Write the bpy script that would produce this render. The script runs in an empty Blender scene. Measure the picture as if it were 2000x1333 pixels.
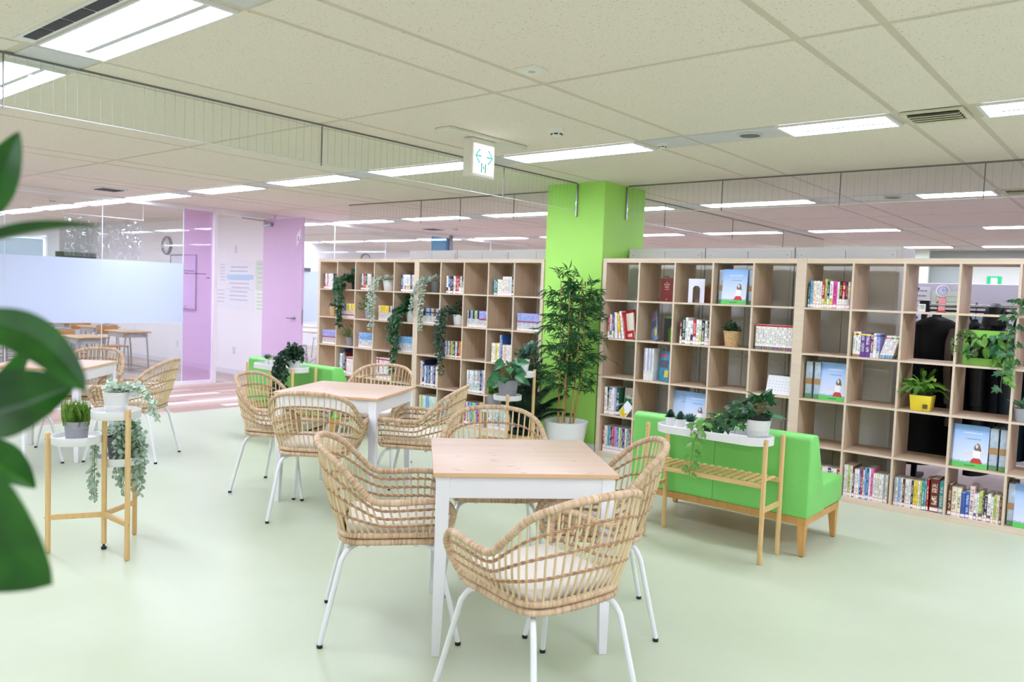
import bpy, bmesh, math, random
from mathutils import Vector, Matrix, Euler
import numpy as np

SC = bpy.context.scene
COL = SC.collection
R = math.radians

# ------------------------------------------------------------------ camera
cam_d = bpy.data.cameras.new('camera')
cam = bpy.data.objects.new('camera', cam_d)
COL.objects.link(cam)
YAW, PITCH, ROLL = .6938, -.0589, .0377
_f = Vector((-math.sin(YAW)*math.cos(PITCH), math.cos(YAW)*math.cos(PITCH), math.sin(PITCH)))
_r0 = Vector((math.cos(YAW), math.sin(YAW), 0)); _u0 = _r0.cross(_f)
_r = _r0*math.cos(ROLL) + _u0*math.sin(ROLL); _u = _u0*math.cos(ROLL) - _r0*math.sin(ROLL)
M = Matrix.Identity(4)
for i in range(3):
    M[i][0], M[i][1], M[i][2] = _r[i], _u[i], -_f[i]
M[0][3], M[1][3], M[2][3] = 8.4299, -6.1245, 1.4594
cam.matrix_world = M
cam_d.sensor_width = 36.0
cam_d.lens = 1546.6*36/2000
cam_d.clip_start = .05
cam_d.dof.use_dof = True
cam_d.dof.focus_distance = 4.3
cam_d.dof.aperture_fstop = 3.6
SC.camera = cam

# ------------------------------------------------------------------ world, room lamps, exposure
W = bpy.data.worlds.new('world'); SC.world = W; W.use_nodes = True
W.node_tree.nodes['Background'].inputs[0].default_value = (.95, .97, 1, 1)
W.node_tree.nodes['Background'].inputs[1].default_value = .25
LAMP = 33.0         # radiance of the fluorescent diffusers
CEIL = 2.545
def lamp_row(x0, x1, y, power):
    l = bpy.data.lights.new('ceiling_lamp_row', 'AREA'); l.shape = 'RECTANGLE'
    l.size = x1-x0; l.size_y = .28; l.energy = power; l.color = (.75, .79, 1.0)
    o = bpy.data.objects.new('ceiling_lamp_row', l); COL.objects.link(o)
    o.location = ((x0+x1)/2, y, CEIL-.02)
# the rows of lamps over the part of the room behind the camera
lamp_row(-1.5, 11.5, -7.9, 190)
lamp_row(7.3, 11.5, -4.53, 85)
lamp_row(-2.1, 2.3, -4.535, 70)
lamp_row(-9.5, -2.6, -4.535, 105)
lamp_row(-9.5, -2.6, -7.9, 75)
lamp_row(10.3, 12.8, -1.22, 55)
SC.view_settings.view_transform = 'Standard'
SC.view_settings.look = 'None'
SC.view_settings.gamma = 1.0
SC.view_settings.use_curve_mapping = False
SC.view_settings.exposure = 0.0
try:
    SC.cycles.max_bounces = 10; SC.cycles.diffuse_bounces = 6; SC.cycles.glossy_bounces = 3
    SC.cycles.transparent_max_bounces = 24; SC.cycles.use_denoising = True
    SC.cycles.sample_clamp_indirect = 8
except Exception:
    pass

# ------------------------------------------------------------------ materials
def s2l(c):
    out = []
    for v in c[:3]:
        v = v/255.0
        out.append(v/12.92 if v <= .04045 else ((v+.055)/1.055)**2.4)
    return tuple(out)
MATS = {}
class NT:
    def __init__(s, name):
        s.m = bpy.data.materials.new(name); s.m.use_nodes = True
        s.t = s.m.node_tree; s.t.nodes.clear()
        s.out = s.n('ShaderNodeOutputMaterial')
    def n(s, typ, ins=None, **kw):
        nd = s.t.nodes.new(typ)
        for k, v in kw.items(): setattr(nd, k, v)
        for k, v in (ins or {}).items():
            if isinstance(v, bpy.types.NodeSocket): s.t.links.new(v, nd.inputs[k])
            else: nd.inputs[k].default_value = v
        return nd
    def bsdf(s, color=None, rough=.5, metal=0, spec=.5, **extra):
        ins = {'Roughness': rough, 'Metallic': metal, 'Specular IOR Level': spec}
        b = s.n('ShaderNodeBsdfPrincipled', ins)
        if color is not None:
            if isinstance(color, bpy.types.NodeSocket): s.t.links.new(color, b.inputs['Base Color'])
            else: b.inputs['Base Color'].default_value = (*color, 1)
        for k, v in extra.items():
            k = k.replace('_', ' ')
            if isinstance(v, bpy.types.NodeSocket): s.t.links.new(v, b.inputs[k])
            else: b.inputs[k].default_value = v
        s.t.links.new(b.outputs[0], s.out.inputs[0])
        return b
    def mix(s, f, a, b):
        nd = s.n('ShaderNodeMix', data_type='RGBA')
        for k, v in ((0, f), (6, a), (7, b)):
            if isinstance(v, bpy.types.NodeSocket): s.t.links.new(v, nd.inputs[k])
            elif k == 0: nd.inputs[k].default_value = v
            else: nd.inputs[k].default_value = (*v[:3], 1)
        return nd.outputs[2]
    def math(s, op, a, b=0.0, c=None):
        nd = s.n('ShaderNodeMath', operation=op)
        for k, v in ((0, a), (1, b), (2, c)):
            if v is None: continue
            if isinstance(v, bpy.types.NodeSocket): s.t.links.new(v, nd.inputs[k])
            else: nd.inputs[k].default_value = v
        return nd.outputs[0]
    def coords(s, scale=(1, 1, 1), which='Object', rot=(0, 0, 0)):
        tc = s.n('ShaderNodeTexCoord')
        mp = s.n('ShaderNodeMapping', {0: tc.outputs[which]})
        mp.inputs['Scale'].default_value = scale; mp.inputs['Rotation'].default_value = rot
        return mp.outputs[0]
    def noise(s, vec, scale=5, detail=3, rough=.5):
        return s.n('ShaderNodeTexNoise', {'Vector': vec, 'Scale': scale, 'Detail': detail, 'Roughness': rough}).outputs[0]
    def ramp(s, f, stops):
        nd = s.n('ShaderNodeValToRGB', {0: f}); cr = nd.color_ramp
        while len(cr.elements) < len(stops): cr.elements.new(.5)
        for e, (p, c) in zip(cr.elements, stops):
            e.position = p; e.color = (*c, 1)
        return nd.outputs[0]
    def bump(s, h, strength=.2, dist=.01):
        return s.n('ShaderNodeBump', {'Strength': strength, 'Distance': dist, 'Height': h}).outputs[0]

def plain(name, rgb, rough=.5, metal=0, spec=.5, var=.0, vscale=6, bump=0, bscale=60, **extra):
    if name in MATS: return MATS[name]
    t = NT(name); c = s2l(rgb); v = t.coords()
    if var:
        f = t.noise(v, vscale, 4)
        col = t.ramp(f, [(.3, tuple(x*(1-var) for x in c)), (.7, tuple(min(1, x*(1+var)) for x in c))])
    else: col = c
    if bump: extra['Normal'] = t.bump(t.noise(v, bscale, 3), bump, .002)
    t.bsdf(col, rough, metal, spec, **extra)
    MATS[name] = t.m; return t.m

def wood(name, a, b, axis='z', scale=18, stretch=14, rough=.45, knots=False, spec=.35):
    if name in MATS: return MATS[name]
    t = NT(name); sc = {'x': (scale/stretch, scale, scale), 'y': (scale, scale/stretch, scale), 'z': (scale, scale, scale/stretch)}[axis]
    v = t.coords(sc)
    n1 = t.noise(v, 1.0, 5, .6)
    n2 = t.noise(v, 5.0, 2, .5)
    f = t.math('ADD', t.math('MULTIPLY', n1, .75), t.math('MULTIPLY', n2, .25))
    col = t.ramp(f, [(.32, s2l(a)), (.68, s2l(b))])
    if knots:
        v2 = t.coords((2.6, 8.0, 1) if axis == 'x' else (8.0, 2.6, 1))
        w = t.n('ShaderNodeTexVoronoi', {'Vector': v2, 'Scale': 2.0, 'Randomness': 1.0}, voronoi_dimensions='2D').outputs[0]
        k = t.ramp(w, [(.05, (1, 1, 1)), (.10, (0, 0, 0))])
        mk = t.math('GREATER_THAN', t.noise(t.coords((3.1, 2.3, 1)), 2.4, 1), .54)
        col = t.mix(t.math('MULTIPLY', t.math('MULTIPLY', k, mk), .6), col, s2l((150, 108, 76)))
    t.bsdf(col, rough, 0, spec)
    MATS[name] = t.m; return t.m

def emit(name, rgb, strength):
    if name in MATS: return MATS[name]
    t = NT(name)
    e = t.n('ShaderNodeEmission', {0: (*(rgb if max(rgb) <= 1 else s2l(rgb)), 1), 1: strength})
    t.t.links.new(e.outputs[0], t.out.inputs[0]); MATS[name] = t.m; return t.m

def glass(name, tint=(255, 255, 255), gloss=.06, wires=0, tintmix=0.0):
    if name in MATS: return MATS[name]
    t = NT(name)
    tr = t.n('ShaderNodeBsdfTransparent', {0: (*s2l(tint), 1)})
    gl = t.n('ShaderNodeBsdfGlossy', {0: (1, 1, 1, 1), 1: .02})
    lw = t.n('ShaderNodeLayerWeight', {0: .25})
    f = t.math('MULTIPLY_ADD', lw.outputs[1], .35, gloss)
    mx = t.n('ShaderNodeMixShader', {0: f, 1: tr.outputs[0], 2: gl.outputs[0]})
    last = mx.outputs[0]
    if tintmix:
        df = t.n('ShaderNodeBsdfDiffuse', {0: (*s2l(tint), 1)})
        tl = t.n('ShaderNodeBsdfTranslucent', {0: (*s2l(tint), 1)})
        ad = t.n('ShaderNodeMixShader', {0: .5, 1: df.outputs[0], 2: tl.outputs[0]})
        last = t.n('ShaderNodeMixShader', {0: tintmix, 1: last, 2: ad.outputs[0]}).outputs[0]
    t.t.links.new(last, t.out.inputs[0]); MATS[name] = t.m; return t.m

M_WHITE = plain('white_lacquer', (230, 230, 231), .35, spec=.4)
M_METALW = plain('white_powder_coat', (232, 234, 235), .35, spec=.45)
M_TRAY = plain('white_tray', (233, 233, 232), .3)
M_POTW = plain('white_ceramic', (232, 232, 232), .3)
M_POTG = plain('grey_ceramic', (150, 150, 156), .6, var=.05)
M_POTGM = plain('grey_metal_pot', (120, 122, 124), .35, metal=.6)
M_BLACK = plain('black_rubber', (22, 22, 24), .5)
M_SOIL = plain('dark_soil', (34, 28, 24), .9)
M_STEEL = plain('brushed_steel', (170, 172, 175), .3, metal=.9)
M_CHROME = plain('chrome', (205, 207, 210), .15, metal=1)
M_PINE = wood('pine_top', (209, 181, 157), (219, 193, 171), 'x', 26, 20, .4, knots=True)
M_PINEE = wood('pine_edge', (214, 172, 126), (228, 190, 146), 'x', 16, 14, .45)
M_BAMBOO = wood('bamboo_wood', (205, 168, 110), (226, 192, 136), 'z', 60, 20, .45)
M_BAMBOOX = wood('bamboo_wood_x', (205, 168, 110), (226, 192, 136), 'x', 60, 20, .45)
M_BEECH = wood('beech_wood', (196, 146, 82), (214, 166, 100), 'z', 40, 15, .4)
M_OAKZ = wood('oak_vertical', (188, 162, 134), (210, 187, 159), 'z', 26, 22, .5)
M_OAKX = wood('oak_horizontal', (188, 162, 134), (210, 187, 159), 'x', 26, 22, .5)
M_OAKE = wood('oak_edge_lit', (207, 186, 162), (221, 202, 180), 'x', 26, 22, .5)  # lighter than the panel oak; stronger light on front edges put into colour
M_SOFA = plain('green_leatherette', (124, 208, 105), .42, spec=.45, var=.03, bump=.06, bscale=400)
M_CUSH = plain('cream_canvas', (230, 222, 212), .9, var=.03, bump=.15, bscale=300)
M_STAKE = wood('rattan_core', (208, 186, 142), (230, 212, 174), 'z', 40, 10, .5)
M_COLUMN = plain('lime_green_paint', (170, 228, 102), .55, var=.012)
M_WALL = plain('white_paint', (244, 242, 243), .6)
M_CABW = plain('white_cabinet_steel', (206, 206, 205), .45)

def rattan_wrap():
    t = NT('rattan_wrap')
    uv = t.n('ShaderNodeUVMap').outputs[0]
    sx = t.n('ShaderNodeSeparateXYZ', {0: uv})
    ln = t.math('MULTIPLY', sx.outputs[1], 180.0)
    idx = t.math('FLOOR', t.math('MULTIPLY', sx.outputs[1], 180.0))
    wn = t.n('ShaderNodeTexWhiteNoise', {1: idx}, noise_dimensions='1D').outputs[0]
    v = t.coords((1, 1, 1)); n = t.noise(v, 9, 3); n3 = t.noise(v, 120, 2)
    f = t.math('ADD', t.math('MULTIPLY', wn, .34), t.math('ADD', t.math('MULTIPLY', n, .46), t.math('MULTIPLY', n3, .25)))
    col = t.ramp(f, [(.2, s2l((150, 114, 84))), (.42, s2l((198, 166, 132))), (.65, s2l((216, 190, 158))), (.85, s2l((230, 210, 182)))])
    fr = t.math('FRACT', ln)
    dk = t.ramp(fr, [(.0, (.35, .35, .35)), (.14, (0, 0, 0)), (.86, (0, 0, 0)), (1., (.35, .35, .35))])
    col = t.mix(t.math('MULTIPLY', dk, 1.0), col, s2l((120, 84, 52)))
    t.bsdf(col, .5, 0, .4, Normal=t.bump(n3, .15, .002)); return t.m
M_WRAP = rattan_wrap()
M_TWINE = plain('rattan_twine', (178, 140, 106), .55, var=.25, vscale=60)

def leafmat(name, a, b, rough=.4, trans=.15):
    if name in MATS: return MATS[name]
    t = NT(name); n = t.noise(t.coords(), 25, 2)
    oi = t.n('ShaderNodeObjectInfo').outputs['Random']
    f = t.math('MULTIPLY_ADD', oi, .25, t.math('MULTIPLY', n, .8))
    col = t.ramp(f, [(.3, s2l(a)), (.7, s2l(b))])
    b_ = t.bsdf(col, rough, 0, .4)
    tl = t.n('ShaderNodeBsdfTranslucent', {0: col})
    mx = t.n('ShaderNodeMixShader', {0: trans, 1: b_.outputs[0], 2: tl.outputs[0]})
    t.t.links.new(mx.outputs[0], t.out.inputs[0]); MATS[name] = t.m; return t.m
L_IVY = leafmat('ivy_leaf', (22, 60, 34), (58, 110, 62))
L_IVYL = leafmat('ivy_leaf_light', (84, 140, 62), (130, 184, 84))
L_DARK = leafmat('dark_leaf', (24, 54, 38), (52, 92, 62))
L_BAMB = leafmat('bamboo_leaf', (26, 66, 42), (60, 116, 60))
L_SILV = leafmat('silver_leaf', (158, 182, 164), (206, 222, 206), .6)
L_EUCA = leafmat('eucalyptus_leaf', (146, 172, 150), (202, 218, 198), .6)
L_GRASS = leafmat('grass_leaf', (66, 110, 40), (140, 178, 84))
L_FERN = leafmat('fern_leaf', (74, 128, 44), (128, 176, 72))
L_SUCC = leafmat('succulent_leaf', (44, 84, 76), (84, 126, 110), .5, .05)
L_SUCG = leafmat('succulent_bright', (110, 150, 50), (150, 186, 80), .5, .05)
L_PALM = leafmat('palm_leaf', (14, 36, 26), (36, 70, 46))
L_BIG = leafmat('glossy_big_leaf', (16, 62, 14), (40, 104, 22), .3, .1)
L_BUSH = leafmat('bush_leaf', (70, 96, 48), (120, 140, 84), .6)
L_POTH = leafmat('pothos_leaf', (26, 78, 42), (62, 126, 72), .35)
M_STEM = plain('plant_stem', (104, 112, 58), .6)
M_CANE = wood('bamboo_cane', (150, 122, 66), (186, 158, 96), 'z', 30, 6, .5)

# ------------------------------------------------------------------ mesh builder
class MB:
    def __init__(s): s.v = []; s.f = []; s.m = []; s.uv = {}; s.fuv = {}
    def quad(s, a, b, c, d, mi=0, uv=None):
        i = len(s.v); s.v += [tuple(a), tuple(b), tuple(c), tuple(d)]
        if uv: s.fuv[len(s.f)] = uv
        s.f.append((i, i+1, i+2, i+3)); s.m.append(mi)
    def poly(s, pts, mi=0):
        i = len(s.v); s.v += [tuple(p) for p in pts]; s.f.append(tuple(range(i, i+len(pts)))); s.m.append(mi)
    def box(s, x0, x1, y0, y1, z0, z1, mi=0, T=None):
        P = [(x, y, z) for z in (z0, z1) for y in (y0, y1) for x in (x0, x1)]
        if T is not None: P = [tuple(T @ Vector(p)) for p in P]
        i = len(s.v); s.v += P
        for q in ((0, 2, 3, 1), (4, 5, 7, 6), (0, 1, 5, 4), (2, 6, 7, 3), (0, 4, 6, 2), (1, 3, 7, 5)):
            s.f.append(tuple(i+k for k in q)); s.m.append(mi)
    def taper(s, c0, c1, h0, h1, mi=0):
        """square post from point c0 (half size h0) to point c1 (half size h1)"""
        i = len(s.v)
        for c, h in ((c0, h0), (c1, h1)):
            hx, hy = h if isinstance(h, tuple) else (h, h)
            for sx, sy in ((-1, -1), (1, -1), (1, 1), (-1, 1)): s.v.append((c[0]+sx*hx, c[1]+sy*hy, c[2]))
        for q in ((3, 2, 1, 0), (4, 5, 6, 7), (0, 1, 5, 4), (1, 2, 6, 5), (2, 3, 7, 6), (3, 0, 4, 7)):
            s.f.append(tuple(i+k for k in q)); s.m.append(mi)
    def tube(s, pts, r, n=8, closed=False, mi=0, cap=True):
        pts = [Vector(p) for p in pts]; N = len(pts); base = len(s.v)
        rr = r if isinstance(r, (list, tuple)) else [r]*N
        L = 0; up = None
        for i, p in enumerate(pts):
            a = pts[i-1] if (i > 0 or closed) else p; b = pts[(i+1) % N] if (i < N-1 or closed) else p
            d = (b-a).normalized()
            if up is None:
                up = Vector((0, 0, 1)) if abs(d.z) < .9 else Vector((1, 0, 0))
            x = up - d*up.dot(d)
            if x.length < 1e-4: x = d.orthogonal()
            x.normalize(); up = x; y = d.cross(x)
            if i: L += (p-pts[i-1]).length
            for k in range(n):
                t = 2*math.pi*k/n
                s.uv[len(s.v)] = (k/n, L)
                s.v.append(tuple(p + (x*math.cos(t)+y*math.sin(t))*rr[i]))
        for i in range(N if closed else N-1):
            A = base+i*n; B = base+((i+1) % N)*n
            for k in range(n):
                s.f.append((A+k, A+(k+1) % n, B+(k+1) % n, B+k)); s.m.append(mi)
        if cap and not closed:
            s.f.append(tuple(base+n-1-k for k in range(n))); s.m.append(mi)
            s.f.append(tuple(base+(N-1)*n+k for k in range(n))); s.m.append(mi)
    def lathe(s, prof, n=24, c=(0, 0, 0), mi=0, sx=1, sy=1):
        base = len(s.v)
        for r, z in prof:
            for k in range(n):
                t = 2*math.pi*k/n; s.v.append((c[0]+sx*r*math.cos(t), c[1]+sy*r*math.sin(t), c[2]+z))
        for i in range(len(prof)-1):
            for k in range(n):
                s.f.append((base+i*n+k, base+i*n+(k+1) % n, base+(i+1)*n+(k+1) % n, base+(i+1)*n+k)); s.m.append(mi)
        if prof[0][0] > 1e-6: s.f.append(tuple(base+n-1-k for k in range(n))); s.m.append(mi)
        if prof[-1][0] > 1e-6: s.f.append(tuple(base+(len(prof)-1)*n+k for k in range(n))); s.m.append(mi)
    def add(s, verts, faces, mi=0):
        i = len(s.v); s.v += [tuple(p) for p in verts]
        for f in faces: s.f.append(tuple(i+k for k in f)); s.m.append(mi)
    def leaf(s, tpl, pos, d, n, L, W, mi=0):
        """leaf template: verts (x across, y along, z out of plane) in 0..1"""
        d = Vector(d).normalized(); n = Vector(n); x = d.cross(n)
        if x.length < 1e-4: x = d.orthogonal()
        x.normalize(); z = x.cross(d); pos = Vector(pos)
        s.add([pos + x*(p[0]*W) + d*(p[1]*L) + z*(p[2]*L) for p in tpl[0]], tpl[1], mi)
    def mesh(s, name, mats, bevel=0, seg=2, smooth=True, angle=38):
        me = bpy.data.meshes.new(name); me.from_pydata(s.v, [], s.f)
        for m in (mats if isinstance(mats, (list, tuple)) else [mats]): me.materials.append(m)
        me.polygons.foreach_set('material_index', s.m)
        if s.uv or s.fuv:
            ul = me.uv_layers.new(name='UVMap'); dat = np.zeros((len(me.loops), 2), 'f')
            dat[:] = (-1, 0)
            for p in me.polygons:
                fu = s.fuv.get(p.index)
                for k, li in enumerate(p.loop_indices):
                    if fu: dat[li] = fu[k]
                    elif me.loops[li].vertex_index in s.uv: dat[li] = s.uv[me.loops[li].vertex_index]
            ul.data.foreach_set('uv', dat.ravel())
        if bevel:
            bm = bmesh.new(); bm.from_mesh(me)
            bmesh.ops.remove_doubles(bm, verts=bm.verts, dist=1e-6)
            ed = [e for e in bm.edges if len(e.link_faces) == 2 and e.calc_face_angle(0) > .5]
            bmesh.ops.bevel(bm, geom=ed, offset=bevel, segments=seg, profile=.5, affect='EDGES', clamp_overlap=True)
            bm.to_mesh(me); bm.free()
        if smooth:
            me.polygons.foreach_set('use_smooth', [True]*len(me.polygons))
            me.set_sharp_from_angle(angle=R(angle))
        me.update(); return me

def obj(name, me, parent=None, loc=None, rot=None, label=None):
    o = bpy.data.objects.new(name, me); COL.objects.link(o)
    if parent is not None: o.parent = parent
    if loc is not None: o.location = loc
    if rot is not None: o.rotation_euler = rot
    if label: o['label'] = label
    return o
def thing(name, label, cat, loc=(0, 0, 0), rotz=0, group=None, rot=None):
    o = bpy.data.objects.new(name, None); COL.objects.link(o); o.empty_display_size = .05
    o.location = loc; o.rotation_euler = rot if rot else (0, 0, rotz)
    o['label'] = label; o['category'] = cat
    if group: o['group'] = group
    return o
def tag(o, label, cat, group=None):
    o['label'] = label; o['category'] = cat
    if group: o['group'] = group
    return o
def struct(name, me, parent=None):
    o = obj(name, me, parent)
    if parent is None: o['kind'] = 'structure'
    return o
def stuff(o): o['kind'] = 'stuff'; return o
def dup(root, loc, rotz=None, label=None, group=None):
    r = root.copy(); COL.objects.link(r); r.location = loc
    if rotz is not None: r.rotation_euler = (0, 0, rotz)
    if label: r['label'] = label
    if group: r['group'] = group
    for ch in list(root.children):
        c = ch.copy(); COL.objects.link(c); c.parent = r
        for g in list(ch.children):
            d = g.copy(); COL.objects.link(d); d.parent = c
    return r
def catmull(pts, n, closed=False):
    P = [Vector(p) for p in pts]; N = len(P); out = []
    segs = N if closed else N-1
    for i in range(segs):
        p1, p2 = P[i], P[(i+1) % N]
        p0 = P[i-1] if (i or closed) else p1*2-p2
        p3 = P[(i+2) % N] if (i+2 < N or closed) else p2*2-p1
        for k in range(n):
            t = k/n
            out.append(.5*((2*p1)+(p2-p0)*t+(2*p0-5*p1+4*p2-p3)*t*t+(3*p1-p0-3*p2+p3)*t**3))
    if not closed: out.append(P[-1])
    return out
def resample(pts, n):
    L = [0]
    for a, b in zip(pts, pts[1:]): L.append(L[-1]+(b-a).length)
    out = []; j = 0
    for k in range(n):
        t = L[-1]*k/(n-1)
        while j < len(L)-2 and L[j+1] < t: j += 1
        f = (t-L[j])/max(1e-9, L[j+1]-L[j]); out.append(pts[j].lerp(pts[j+1], min(1, max(0, f))))
    return out
ORD = ['first', 'second', 'third', 'fourth', 'fifth', 'sixth', 'seventh', 'eighth', 'ninth', 'tenth', 'eleventh', 'twelfth',
       'thirteenth', 'fourteenth', 'fifteenth', 'sixteenth', 'seventeenth', 'eighteenth', 'nineteenth', 'twentieth', 'twenty-first', 'twenty-second']
def simple_box(x0, x1, y0, y1, z0, z1, mat, name='box', bevel=0):
    b = MB(); b.box(x0, x1, y0, y1, z0, z1); return b.mesh(name, mat, bevel, smooth=bool(bevel))
# ================================================================== SETTING
XB = [0, 1.82, 4.389, 6.209]; YB = [.09, .09, 0, 0]      # bookcase origins (left front corner)
GX = -2.315                                             # glass wall plane

def floor_mat():
    t = NT('green_vinyl'); v = t.coords()
    n = t.noise(v, 1.1, 4, .6); n2 = t.noise(v, 420, 2)
    f = t.math('ADD', t.math('MULTIPLY', n, .8), t.math('MULTIPLY', n2, .2))
    col = t.ramp(f, [(.3, s2l((190, 200, 171))), (.7, s2l((199, 208, 181)))])
    t.bsdf(col, .34, 0, .42, Normal=t.bump(n2, .04, .001)); return t.m
b = MB(); b.box(-.03, 13, -10, .5, -.05, 0)
struct('floor', b.mesh('floor', floor_mat(), smooth=False))

PLK = [plain('plank_brown', (176, 146, 128), .4, var=.08, vscale=14), plain('plank_rose', (190, 162, 144), .4, var=.08, vscale=14),
       plain('plank_pale', (206, 186, 170), .4, var=.06, vscale=14), plain('plank_white', (232, 224, 226), .4, var=.02)]
def woodfloor_mat(nm, rot, e=0):
    t = NT(nm); v = t.coords((1, 1, 1), rot=(0, 0, rot))
    br = t.n('ShaderNodeTexBrick', {'Vector': v, 'Color1': (*s2l((142+e, 126+e, 118+e)), 1), 'Color2': (*s2l((174+e, 160+e, 150+e)), 1), 'Mortar': (*s2l((150, 126, 122)), 1),
             'Scale': 1.0, 'Mortar Size': .002, 'Bias': -.15, 'Brick Width': 1.0, 'Row Height': .15})
    n = t.noise(t.coords((3, 40, 1), rot=(0, 0, rot)), 3, 3)
    col = t.mix(t.math('MULTIPLY', n, .25), br.outputs[0], s2l((200, 186, 178)))
    t.bsdf(col, .4, 0, .4); return t.m
fw = MB(); fw.box(-2.28, -.03, -10, 13, -.05, -.004)
fo = struct('floor_corridor', fw.mesh('floor_corridor', plain('plank_joint', (120, 100, 96), .7), smooth=False))
fb = MB(); fb.box(-11, -2.28, -10, 13, -.05, 0); struct('floor_classroom', fb.mesh('floor_classroom', woodfloor_mat('classroom_planks', 0, 26), smooth=False))
fb = MB(); fb.box(-.03, 13, .5, 13, -.05, 0); struct('floor_rear', fb.mesh('floor_rear', woodfloor_mat('rear_planks', math.pi/2, -12), smooth=False))
rnd = random.Random(7)
pw = (2.25)/15
pm = []
for m in PLK:
    q = MB(); q.box(-pw/2+.001, pw/2-.001, -.499, .499, -.004, 0); pm.append(q.mesh('plank', m, smooth=False))
white = {(4, -1.04), (1, -.55), (8, -1.0), (9, 1.6), (7, 3.0), (12, -2.4), (6, -2.9), (3, .9)}
for i in range(15):
    off = rnd.random()
    x = -.03 - pw*(i+.5)
    for j in range(13):
        y = -4.6 + off + j
        k = rnd.choice([0, 0, 1, 1, 1, 2, 2])
        if any(i == wi and abs(y-wy) < .5 for wi, wy in white): k = 3
        obj('plank', pm[k], fo, (x, y, 0))

# ---- ceiling: backing with T-bars, tiles standing proud of it
CB = plain('ceiling_tbar', (208, 198, 182), .6)
def tile_mat():
    t = NT('ceiling_tile'); v = t.coords()
    vv = t.coords((115, 52, 1)); n = t.noise(vv, 1.0, 3, .55)
    vb = t.coords((52, 115, 1), rot=(0, 0, .6)); n2 = t.noise(vb, 1.0, 3, .55)
    m1 = t.ramp(n, [(.65, (0, 0, 0)), (.675, (1, 1, 1))]); m2 = t.ramp(n2, [(.65, (0, 0, 0)), (.675, (1, 1, 1))])
    mm = t.math('MAXIMUM', m1, m2)
    col = t.mix(t.math('MULTIPLY', mm, .6), s2l((234, 224, 212)), s2l((120, 112, 104)))
    t.bsdf(col, .85, 0, .2); return t.m
M_TILE = tile_mat()
b = MB(); b.box(-11, 13, -10, 13, CEIL, CEIL+.1)
ceil = struct('ceiling', b.mesh('ceiling', CB, smooth=False))
PX = 1.635; XP = 5.88; ROWS = [-4.535, -1.22, 2.15, 5.53, 8.9, 12.2]
def bay(k): return XP+PX*k, XP+PX*k+1.30
ys = []
for i, yr in enumerate(ROWS):
    mid = (ROWS[i+1]+yr)/2 if i+1 < len(ROWS) else 13
    ys.append((yr+.17, mid-.0175)); ys.append((mid+.0175, (ROWS[i+1]-.17) if i+1 < len(ROWS) else 13))
ys = [(-6.2, ROWS[0]-.2)] + ys[:-1]
tc = {}
def tile(x0, x1, y0, y1):
    key = (round(x1-x0, 3), round(y1-y0, 3))
    if key not in tc:
        w, d = key; q = MB(); q.box(-w/2, w/2, -d/2, d/2, -.004, 0); tc[key] = q.mesh('ceiling_tile', M_TILE, smooth=False)
    obj('ceiling_tile', tc[key], ceil, ((x0+x1)/2, (y0+y1)/2, CEIL))
nt = 0
for (y0, y1) in ys:
    if y1-y0 < .1: continue
    for k in range(-8, 3):
        x0, x1 = bay(k)
        if y1 < 4 or k > -6:
            tile(x0+.0175, x1-.0175, y0, y1); tile(x1+.0175, x0+PX-.0175, y0, y1); nt += 2
# outer ceiling field, out of sight or seen as a sliver
b = MB(); b.box(-11, -7.25, -10, 13, CEIL-.004, CEIL); b.box(-7.2, 10.7, -10, -6.25, CEIL-.004, CEIL); b.box(10.75, 13, -10, 13, CEIL-.004, CEIL)
b.box(-7.2, -4, 4, 13, CEIL-.004, CEIL)
obj('outer_ceiling_field', b.mesh('outer_ceiling_field', M_TILE, smooth=False), ceil)

# ---- recessed lights
M_LAMP = emit('lamp_diffuser', (.75, .79, 1.0), LAMP)
M_LFR = plain('light_frame', (226, 226, 224), .45); M_PANEL = plain('row_panel', (205, 206, 206), .4)
M_DARK = plain('dark_slot', (34, 32, 42), .6)
lm = {}
def light(x0, x1, y, label, wide=.31):
    L = round(x1-x0, 2)
    if L not in lm:
        f = MB(); h = wide/2
        for q in ((-L/2, L/2, -h, -h+.012), (-L/2, L/2, h-.012, h), (-L/2, -L/2+.02, -h+.012, h-.012), (L/2-.02, L/2, -h+.012, h-.012)): f.box(*q, -.014, 0)
        dv = MB(); dv.box(-L/2+.09, L/2-.02, h*.12, h*.12+.028, -.013, -.002)
        d = MB(); d.box(-L/2+.02, L/2-.02, -h+.012, h*.12, -.009, 0)
        d2 = MB(); d2.box(-L/2+.02, L/2-.02, h*.12+.028, h-.012, -.009, 0)
        lm[L] = (f.mesh('light_frame', M_LFR, smooth=False), dv.mesh('divider_strip', M_PANEL, smooth=False), d.mesh('diffuser', M_LAMP, smooth=False), d2.mesh('diffuser', M_LAMP, smooth=False))
    t = thing('ceiling_light', label, 'ceiling light', ((x0+x1)/2, y, CEIL-.002), 0, 'recessed twin-strip ceiling lights')
    f, dv, d, d2 = lm[L]
    obj('light_frame', f, t); obj('divider_strip', dv, t); obj('diffuser', d, t); obj('diffuser', d2, t)
    return t
RN = ['nearest row', 'exit sign row', 'first row beyond the bookcases', 'second row beyond the bookcases', 'third row beyond the bookcases', 'farthest row']
pb = MB()
pan = {}
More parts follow.
